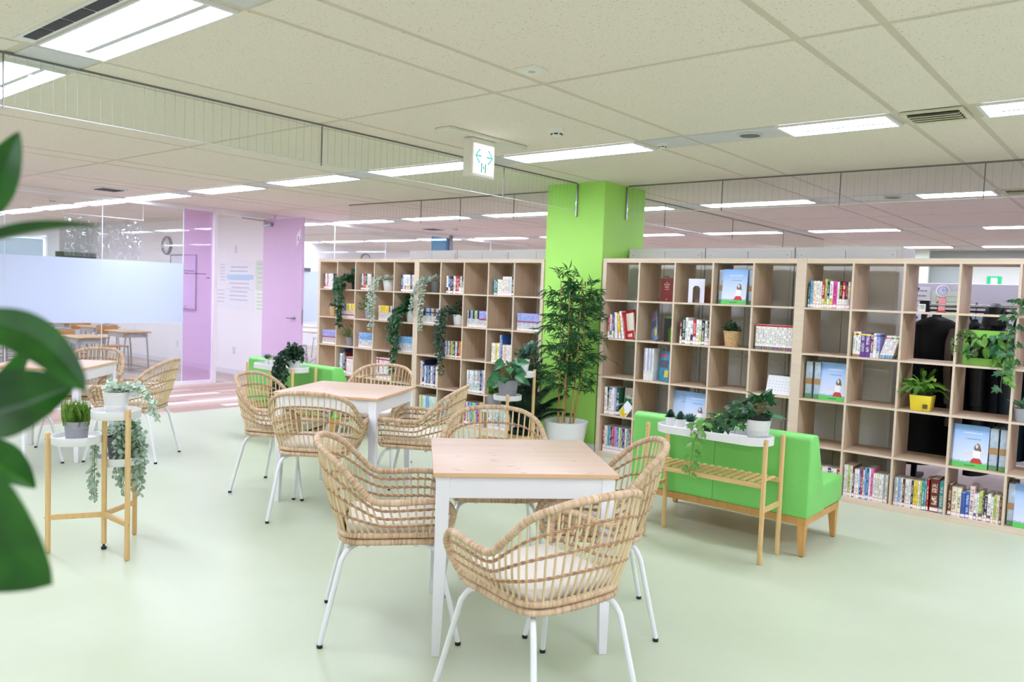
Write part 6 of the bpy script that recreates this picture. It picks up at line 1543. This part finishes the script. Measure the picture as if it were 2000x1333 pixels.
# dark vine on the left tray bench
t = plant('trailing_plant', 'dark small-leaved vine hanging in front of the left tray bench', 'plant', (1.53+.60, -1.85+.115, TZ)); pot(t, .045, .058, .10, M_POTW)
b = MB(); st = MB()
for k in range(26):
    a = G.uniform(0, 6.28); rr = G.uniform(.05, .12); vine(b, st, [(0, 0, .09), (math.cos(a)*rr*.6, math.sin(a)*rr*.5, G.uniform(.12, .24)), (math.cos(a)*rr, math.sin(a)*rr*.7, G.uniform(.05, .18))], .016, .032, .024, T_OVAL, .02, 2)
for k in range(11): x = G.uniform(-.08, .10); vine(b, st, [(0, -.02, .1), (x*.5, -.1, .16), (x, -.15, .02), (x, -.16, -.15), (x+G.uniform(-.03, .03), -.16, G.uniform(-.34, -.14))], .016, .034, .026, T_OVAL, .022, 2)
obj('stems', st.mesh('stems', M_STEM), t); stuff(obj('foliage', b.mesh('foliage', L_DARK), t))

# far right bookcase plants
x, y, z = incell(3, 3, 3, .42, .10); t = plant('fern_plant', 'bright fern in a square yellow pot, third row of the far right bookcase', 'plant', (x, y, z))
b = MB(); b.taper((0, 0, 0), (0, 0, .11), .062, .072); obj('pot', b.mesh('pot', plain('yellow_glaze', (232, 206, 52), .35), .004, 2), t); b = MB(); b.box(-.066, .066, -.066, .066, .108, .114); obj('soil', b.mesh('soil', M_SOIL, smooth=False), t)
b = MB(); b.box(.02, .05, -.0775, -.072, .02, .05); obj('pot_label', b.mesh('pot_label', plain('label_dark', (90, 80, 40), .5), smooth=False), t)
for i in range(30):
    a = 2*math.pi*i/30+G.uniform(-.2, .2); el = G.uniform(.2, 1.35); L = G.uniform(.16, .28); d = Vector((math.cos(a)*math.cos(el), math.sin(a)*math.cos(el)*.8, math.sin(el)))
    P = catmull([(0, 0, .10), Vector((0, -.01, .11))+d*L*.55, Vector((0, -.02, .10))+d*L+Vector((0, 0, -.05*math.cos(el)*2))], 10)
    b = MB(); b.tube(P, .0012, 4, cap=False)
    for k in range(4, len(P)):
        dd = (P[k]-P[k-1]).normalized(); sd = dd.cross(Vector((0, -.4, 1))).normalized()
        for sg in (-1, 1): b.leaf(T_OVAL, P[k], (sd*sg+dd*.25), Vector((0, -.3, 1)), .03*(1-.55*k/len(P)), .009)
    obj('frond', b.mesh('frond', L_FERN), t)
bigleaves(t, [(Vector((.05, -.02, .24)), Vector((.4, -.3, -.3)), Vector((.3, -.6, .5)), .05, .035)], leafmat('yellow_leaf', (170, 186, 70), (200, 206, 100)), tp=T_ROUND)
x, y, z = incell(3, 2, 4, .50, .05); t = plant('frame_planter', 'lime green framed planter full of leafy plants, second row of the far right bookcase', 'plant', (x, y, z))
LM = plain('lime_frame', (150, 214, 88), .5); b = MB()
for q in ((-.14, .14, .02, .045, 0, .05), (-.14, .14, .02, .045, .19, .24), (-.14, -.12, .02, .045, .05, .19), (.12, .14, .02, .045, .05, .19), (-.14, .14, .045, .1, 0, .03), (-.14, .14, .095, .1, .03, .24)): b.box(*q)
obj('frame', b.mesh('frame', LM, smooth=False), t); b = MB(); b.box(-.12, .12, .045, .09, .05, .19); obj('soil', b.mesh('soil', M_SOIL, smooth=False), t)
sp = []
for i in range(60):
    px, pz = G.uniform(-.12, .15), G.uniform(.06, .22); sp.append((Vector((px, -.005-G.uniform(0, .05), pz)), Vector((G.uniform(-.35, .6), -.3, -G.uniform(.3, 1))), Vector((G.uniform(-.4, .4), -1, .55)), G.uniform(.05, .095), G.uniform(.026, .042)))
bigleaves(t, sp[::2], L_FERN, tp=T_OVAL); bigleaves(t, sp[1::2], L_POTH, tp=T_OVAL)
b = MB()
for i in range(200): d = rdir(-.6, 1); b.leaf(T_ROUND, Vector((-.12, -.02, .13))+Vector((d.x*.075, d.y*.04-.01, d.z*.10)), d, Vector((0, -1, .4))+rdir()*.5, .017, .014)
stuff(obj('foliage', b.mesh('foliage', L_BUSH), t))
x, y, z = incell(3, 2, 4, .97, .0); t = plant('trailing_plant', 'bright ivy sprig hanging over the divider at the right of the framed planter', 'plant', (x, y+.05, z)); b = MB(); b.lathe([(.02, 0), (.024, .04), (0, .04)], 12, (0, .03, 0)); obj('pot', b.mesh('pot', LM), t)
bigleaves(t, [(Vector((.0+.012*(i % 3)-.02, -.06-.01*(i % 2), .09-.016*i)), Vector((G.uniform(-.6, .6), -.3, -.8)), Vector((G.uniform(-.3, .3), -1, .4)), .06, .05) for i in range(12)], L_FERN, tp=T_IVY)
x, y, z = incell(3, 1, 5, .12, .04); t = plant('ivy_plant', 'ivy hanging down the divider at the right edge of the picture', 'plant', (x, y, z)); pot(t, .03, .04, .08, M_POTW)
sp = []; st = MB()
ivyline([(0, 0, .08), (-.06, -.06, .10), (-.10, -.075, -.05), (-.09, -.075, -.25), (-.11, -.075, -.45), (-.10, -.075, -.52)], .045, .06, 0, sp)
ivyline([(0, 0, .08), (-.02, -.06, .12), (-.05, -.075, -.05), (-.045, -.075, -.2), (-.05, -.075, -.4)], .045, .06, 0, sp)
obj('stems', st.mesh('stems', M_STEM), t); bigleaves(t, sp, L_IVY, tp=T_IVY)
x, y, z = incell(3, 3, 5, .15, .05); t = plant('potted_plant', 'plant with long pale green leaves cut by the right edge, third row', 'plant', (x, y, z)); pot(t, .04, .05, .09, M_POTG)
bigleaves(t, [(Vector((0, 0, .09)), Vector((math.cos(a), math.sin(a)*.6-.3, .7)), Vector((0, -.5, 1)), .11, .028) for a in (2.4, 3.0, 3.6, 1.5, .5, 4.4)], L_POTH, tp=T_LANCE)

# ================================================================== FOREGROUND LEAVES
def curved_leaf(base, tip, width, nrm, bend, side=0, ex=.75, n=18, m=6, tw=0):
    base, tip, nrm = Vector(base), Vector(tip), Vector(nrm).normalized(); d = tip-base; L = d.length; d.normalize(); x = d.cross(nrm).normalized(); z = x.cross(d)
    b = MB()
    for i in range(n+1):
        t_ = i/n; w = width*.5*abs(math.sin(math.pi*t_**.8))**ex if 0 < t_ < 1 else .0006
        c = base+d*(L*t_)+z*(bend*math.sin(math.pi*t_))+x*(side*math.sin(math.pi*t_))
        for j in range(-m, m+1):
            s = j/m; b.v.append(tuple(c+x*(w*s*math.cos(tw*t_))+z*(w*.32*abs(s)+w*s*math.sin(tw*t_))))
    k = 2*m+1
    for i in range(n):
        for j in range(2*m): b.f.append((i*k+j, i*k+j+1, (i+1)*k+j+1, (i+1)*k+j)); b.m.append(0)
    return b.mesh('leaf', L_BIG, angle=180)
t = thing('foreground_plant', 'blurred green plant with big glossy leaves close at the left edge', 'plant', (7.30, -5.95, 0))
O = Vector((7.30, -5.95, 0)); TOC = Vector((.638, -.767, .059))
pot(t, .10, .13, .24, M_POTW)
for base, tip, w, n, bend, *ex in (
    ((7.506, -5.848, 1.515), (7.523, -5.825, 1.605), .036, TOC+Vector((.3, .2, 0)), .004),
    ((7.492, -5.86, 1.487), (7.596, -5.772, 1.513), .03, Vector((-.25, .15, 1)), .006),
    ((7.580, -5.898, 1.415), (7.677, -5.821, 1.357), .042, TOC*.8+Vector((0, 0, .7)), .012, -.015, .5),
    ((7.561, -5.877, 1.330), (7.635, -5.814, 1.357), .066, TOC+Vector((-.1, 0, .25)), .008, .008, .6),
    ((7.448, -5.848, 1.275), (7.506, -5.803, 1.232), .042, TOC*.6+Vector((0, 0, .8)), .008),
    ((7.585, -5.93, 1.295), (7.686, -5.852, 1.188), .112, TOC+Vector((.1, -.1, .1)), .012),
    ((7.401, -5.819, 1.30), (7.437, -5.783, 1.384), .024, TOC+Vector((.4, .3, 0)), .004)):
    obj('leaf', curved_leaf(Vector(base)-O, Vector(tip)-O, w, n, bend, *ex), t)
st = MB()
for q in ((7.506, -5.848, 1.515), (7.492, -5.86, 1.487), (7.580, -5.898, 1.415), (7.561, -5.877, 1.330), (7.448, -5.848, 1.275), (7.585, -5.93, 1.295), (7.401, -5.819, 1.30)):
    e = Vector(q)-O; m = Vector((e.x*.25, e.y*.25, e.z-.10)); st.tube(catmull([(0, 0, .22), (0, 0, .7), m, e], 6), .003, 6, cap=False)
obj('stems', st.mesh('stems', M_STEM), t)
